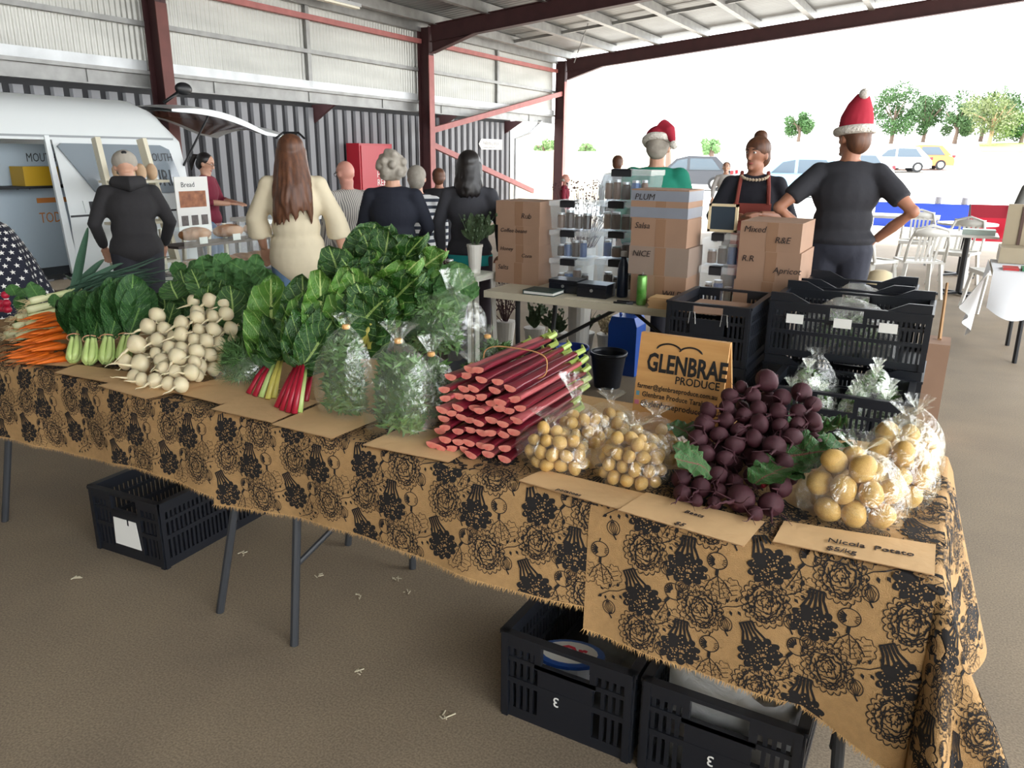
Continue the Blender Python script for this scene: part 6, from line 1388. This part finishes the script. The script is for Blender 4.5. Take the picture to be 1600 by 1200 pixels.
# display table at the right edge with white cloth and beige case
rt = thing('folding_table', 'dark-legged table with a white cloth beside the walkway', 'table', (.85, 7.75, 0)); m = MB(); m.bx(-.50, .9, -.45, .4, .70, .74); m.build('table_top', M_tabletop, rt)
for (sx, sy) in ((-.24, -.40), (-.26, .3), (.8, -.4), (.8, .3)): m = MB(); m.tube([(sx, sy, .70), (sx + .01, sy, 0)], .018, 8); m.build('leg', M_black, rt)
dc = thing('table_drape', 'white cloth hanging off the corner of the table', 'cloth', (.35, 7.75, 0)); m = MB(); m.grid(lambda a, b: Vector((-.012 - .16 * b * (1 - a * .7) - .03 * math.sin(a * 14) * b, -.38 + .78 * a, .745 - (.72 - .42 * (1 - a)) * b)), 24, 14); m.grid(lambda a, b: Vector((.9 * a, -.46 - .03 * math.sin(a * 12) * b, .745 - .30 * b * (1 + .3 * math.sin(a * 7)))), 24, 6); m.grid(lambda a, b: Vector((.9 * a, -.46 + .86 * b, .746)), 6, 6); m.build('drape', mat('white_drape', (236, 238, 242), .8), dc, smooth=True)
ca = thing('display_case', 'beige wooden case with metal hinges open on the table', 'case', (.62, 7.95, .75)); M_bei = mat('beige_wood', (178, 164, 138), .6, var=.1, vscale=4); m = MB(); m.bx(-.22, .6, -.10, .30, .0, .13); m.build('tray', M_bei, ca); m = MB(); m.bx(-.20, .6, .22, .27, .13, .48); m.build('lid', M_bei, ca)
for x in (-.08, .4): m = MB(); m.bx(x - .012, x + .012, .212, .222, .10, .46); m.build('strap', mat('rusty_strap', (92, 70, 62), .6), ca)
for k, c in enumerate(((190, 60, 60), (60, 130, 90), (220, 200, 150))): m = MB(); m.bx(.42 + .13 * k, .53 + .13 * k, 7.36, 7.55, .747, .765 + .006 * k); tag(m.build('booklet', mat('booklet_%d' % k, c, .5)), ['red booklet on the cloth-covered table', 'green booklet on the cloth-covered table', 'cream booklet on the cloth-covered table'][k], 'booklet')
_a, _b = on(1448, 505, 'y', 5.15), on(1480, 443, 'y', 5.5); m = MB(); m.tube([Vector((.04, 5.08, .583)), _b], [.012, .009], 6); tag(m.build('wooden_stake', mat('stake_wood', (170, 130, 88), .7)), 'thin wooden stake leaning behind the crate stack', 'stake')
m = MB(); m.bx(-.02, .10, 4.95, 5.2, 0, .58); tag(m.build('cardboard_sheet', M_card), 'cardboard box end standing behind the crate stack', 'box')
sb = thing('cool_box', 'dark box topped with a cream hat beyond the santa-hat man', 'box', (on(1378, 412, 'y', 7.5).x, 7.5, 0)); m = MB(); m.bx(-.2, .2, -.15, .15, 0, .50); m.build('body', M_crate, sb); m = MB(); m.bx(-.21, .21, -.16, .16, .50, .55); m.build('lid', M_crate, sb)
ht_ = thing('straw_hat', 'cream hat lying on the dark box', 'hat', (sb.location.x, 7.5, .55)); m = MB(); m.lathe([(.17, 0), (.16, .02), (.10, .03), (.09, .09), (.04, .11), (.001, .11)], 20); m.build('hat', mat('straw', (214, 196, 160), .8), ht_, smooth=True)
# ---- cars
M_tyre = mat('tyre', (34, 34, 36), .8); M_cglass = mat('car_glass', (70, 84, 96), .1)
def gz(y): return 0 if y < 45 else .05 * (y - 45)
def car(label, x, y, rz, paint, H=1.65, L_=4.5, W_=1.8):
    t = thing('car', label, 'car', (x, y, gz(y) + .0), rz)
    low = [(-.5, .28), (-.5, .62), (-.47, .80), (-.26, .92), (.40, .95), (.48, .85), (.5, .60), (.5, .28)]
    m = MB(); m.prism([(a * L_, b * H / 1.65) for a, b in low], (0, W_, 0), (0, -W_ / 2, 0)); m.build('body', paint, t)
    m = MB(); cab = [(-.27, .92), (-.14, 1.50), (.0, 1.65), (.30, 1.62), (.46, .95)]; m.prism([(a * L_, b * H / 1.65) for a, b in cab], (0, W_ * .86, 0), (0, -W_ * .43, 0)); cb = m.build('cabin', paint, t)
    for s in (-1, 1):
        for w4 in ([(-.22, .98), (-.12, 1.42), (-.01, 1.52), (-.01, .98)], [(.02, .98), (.02, 1.53), (.26, 1.52), (.36, .98)]):
            m = MB(); m.prism([(a * L_, b * H / 1.65) for a, b in w4], (0, s * .012, 0), (0, s * W_ * .43, 0)); m.build('window', M_cglass, cb)
    for s in (-1, 1):
        for xx in (-.31, .31):
            m = MB(); m.lathe([(.2, -.09), (.33, -.09), (.33, .09), (.2, .09)], 22, c=(xx * L_, s * (W_ / 2 - .06), .33), R=Matrix.Rotation(PI / 2, 3, 'X')); wh = m.build('wheel', M_tyre, t)
            m = MB(); m.lathe([(.02, 0), (.2, 0), (.2, .02)], 16, c=(xx * L_, s * (W_ / 2 + .035), .33), R=Matrix.Rotation(PI / 2, 3, 'X')); m.build('rim', M_foil, wh)
        m = MB(); m.bx(.47 * L_, .502 * L_, s * W_ * .5 - s * .25, s * W_ * .5, .80, .98); m.build('tail_light', mat('tail_red', (190, 24, 36), .2), t); m = MB(); m.bx(-.502 * L_, -.47 * L_, s * W_ * .5 - s * .3, s * W_ * .5, .66, .78); m.build('headlight', M_foil, t)
    return t
car('blue-grey hatchback parked outside behind the aproned woman', on(1237, 300, 'y', 36).x, 36, .25, mat('car_blue', (120, 150, 168), .25))
car('white car parked beyond the man in the santa hat', on(1392, 268, 'y', 60).x, 60, .3, mat('car_white', (226, 228, 230), .25)); car('orange-trimmed ute parked beyond the man in the santa hat', on(1428, 268, 'y', 63).x, 63, .3, mat('car_orange', (214, 120, 60), .3))
car('pale car parked behind the blue-grey hatchback', on(1325, 285, 'y', 50).x, 50, .25, mat('car_silver', (190, 196, 204), .25)); car('dark car parked beyond the aproned woman', on(1078, 285, 'y', 40).x, 40, .1, mat('car_dark', (50, 54, 62), .3))
# rising ground, white fence line, trees
gm = MB(); gm.grid(lambda a, b: Vector((-90 + 180 * a, 45 + 118 * b, -.02 + .05 * 118 * b)), 6, 12); struct(gm.build('ground_rise', M_out))
lg = MB(); lg.grid(lambda a, b: Vector((1.5 + 60 * a, 92 + 24 * b, .05 * (47 + 24 * b) + .03 + .2 * math.sin(a * 4) * b)), 12, 4); struct(lg.build('lawn', M_grass))
wf = thing('white_fence', 'long pale fence and sheds beyond the car park', 'fence', (0, 138, gz(138)))
for k in range(30): m = MB(); m.bx(-45 + 3.4 * k, -45 + 3.4 * k + 3.3, -.05, .05, 0, 1.9); m.build('panel', mat('pale_fence', (224, 224, 222), .7), wf)
def tree(label, px, ptop, y, wpx, hpx, c, seed, bare=False):
    y = y * 1.4 if y > 50 else y
    X = on(px, 230, 'y', y).x; s = y / F_PX * 1.03; g_ = random.Random(seed); H0 = on(px, ptop, 'y', y).z - gz(y); Rw = wpx * s / 2; Rh_ = min(hpx * s / 2, (H0 - .7) / 2)   # the crown stays clear of the ground
    t = thing('tree', label, 'tree', (X, y + 3 * (seed % 3), gz(y))); cz = H0 - Rh_
    m = MB(); m.tube([(0, 0, 0), (.1, 0, cz * .5), (0, 0, cz)], [.28, .2, .12], 8)
    for k in range(9): a = g_.uniform(0, 6.28); m.tube([(0, 0, cz * .55 + .1 * k), (Rw * .35 * math.cos(a), Rw * .35 * math.sin(a), cz), (Rw * .7 * math.cos(a), Rw * .7 * math.sin(a), cz + Rh_ * g_.uniform(0, .7))], [.10, .06, .02], 6)
    m.build('trunk', mat('bark_pale' if bare else 'bark', (190, 150, 124) if bare else (110, 92, 80), .9), t)
    m = MB(); blobs = [(Vector((g_.uniform(-.7, .7) * Rw, g_.uniform(-.7, .7) * Rw, cz + g_.uniform(-.65, .7) * Rh_)), g_.uniform(.25, .42) * Rw) for _ in range(16)]
    for i in range(5200 if not bare else 2600):
        b_, r = g_.choice(blobs); v = Vector((g_.gauss(0, 1), g_.gauss(0, 1), g_.gauss(0, 1))).normalized() * r * g_.uniform(.7, 1.05); c_ = b_ + v; q = Vector((g_.uniform(-1, 1), g_.uniform(-1, 1), g_.uniform(-1, 1))).normalized(); u_ = q.cross(v).normalized(); l = g_.uniform(.10, .22) * (Rw / 3) ** .5
        m.add([c_ - q * l, c_ + u_ * l * .5, c_ + q * l, c_ - u_ * l * .5], [(0, 1, 2, 3)])
    o = m.build('foliage', mat('tree_%d_%d_%d' % c, c, .7, var=.4, vscale=2), t); o['kind'] = 'stuff'
tree('bushy green tree beyond the santa hat', 1388, 125, 80, 62, 82, (56, 92, 40), 1); tree('bushy green tree beside the one beyond the santa hat', 1437, 138, 82, 60, 72, (56, 92, 40), 2)
tree('broad dark green tree behind the pale gum tree', 1530, 148, 88, 95, 75, (60, 92, 42), 3); tree('slender pale gum tree on the lawn', 1545, 145, 76, 72, 70, (112, 122, 76), 4, True); tree('green tree at the edge of the lawn', 1598, 168, 78, 44, 52, (58, 94, 40), 5)
tree('green tree left of the broad dark tree by the lawn', 1490, 160, 82, 44, 60, (62, 94, 46), 6); tree('small green tree beyond the aproned woman', 1240, 172, 85, 44, 38, (62, 102, 46), 7); tree('small pale tree beyond the green-shirted man', 1068, 214, 46, 36, 24, (120, 160, 100), 8); tree('slim pale tree behind the santa-hat pair', 1043, 197, 48, 16, 34, (140, 164, 130), 9)
for k, (px, y) in enumerate(((825, 29), (850, 31))): tree(['pale tree above the cream fence beside the clad wall', 'pale tree above the cream fence beside the corner post'][k], px, 219, y, 34, 26, (120, 150, 96), 20 + k)
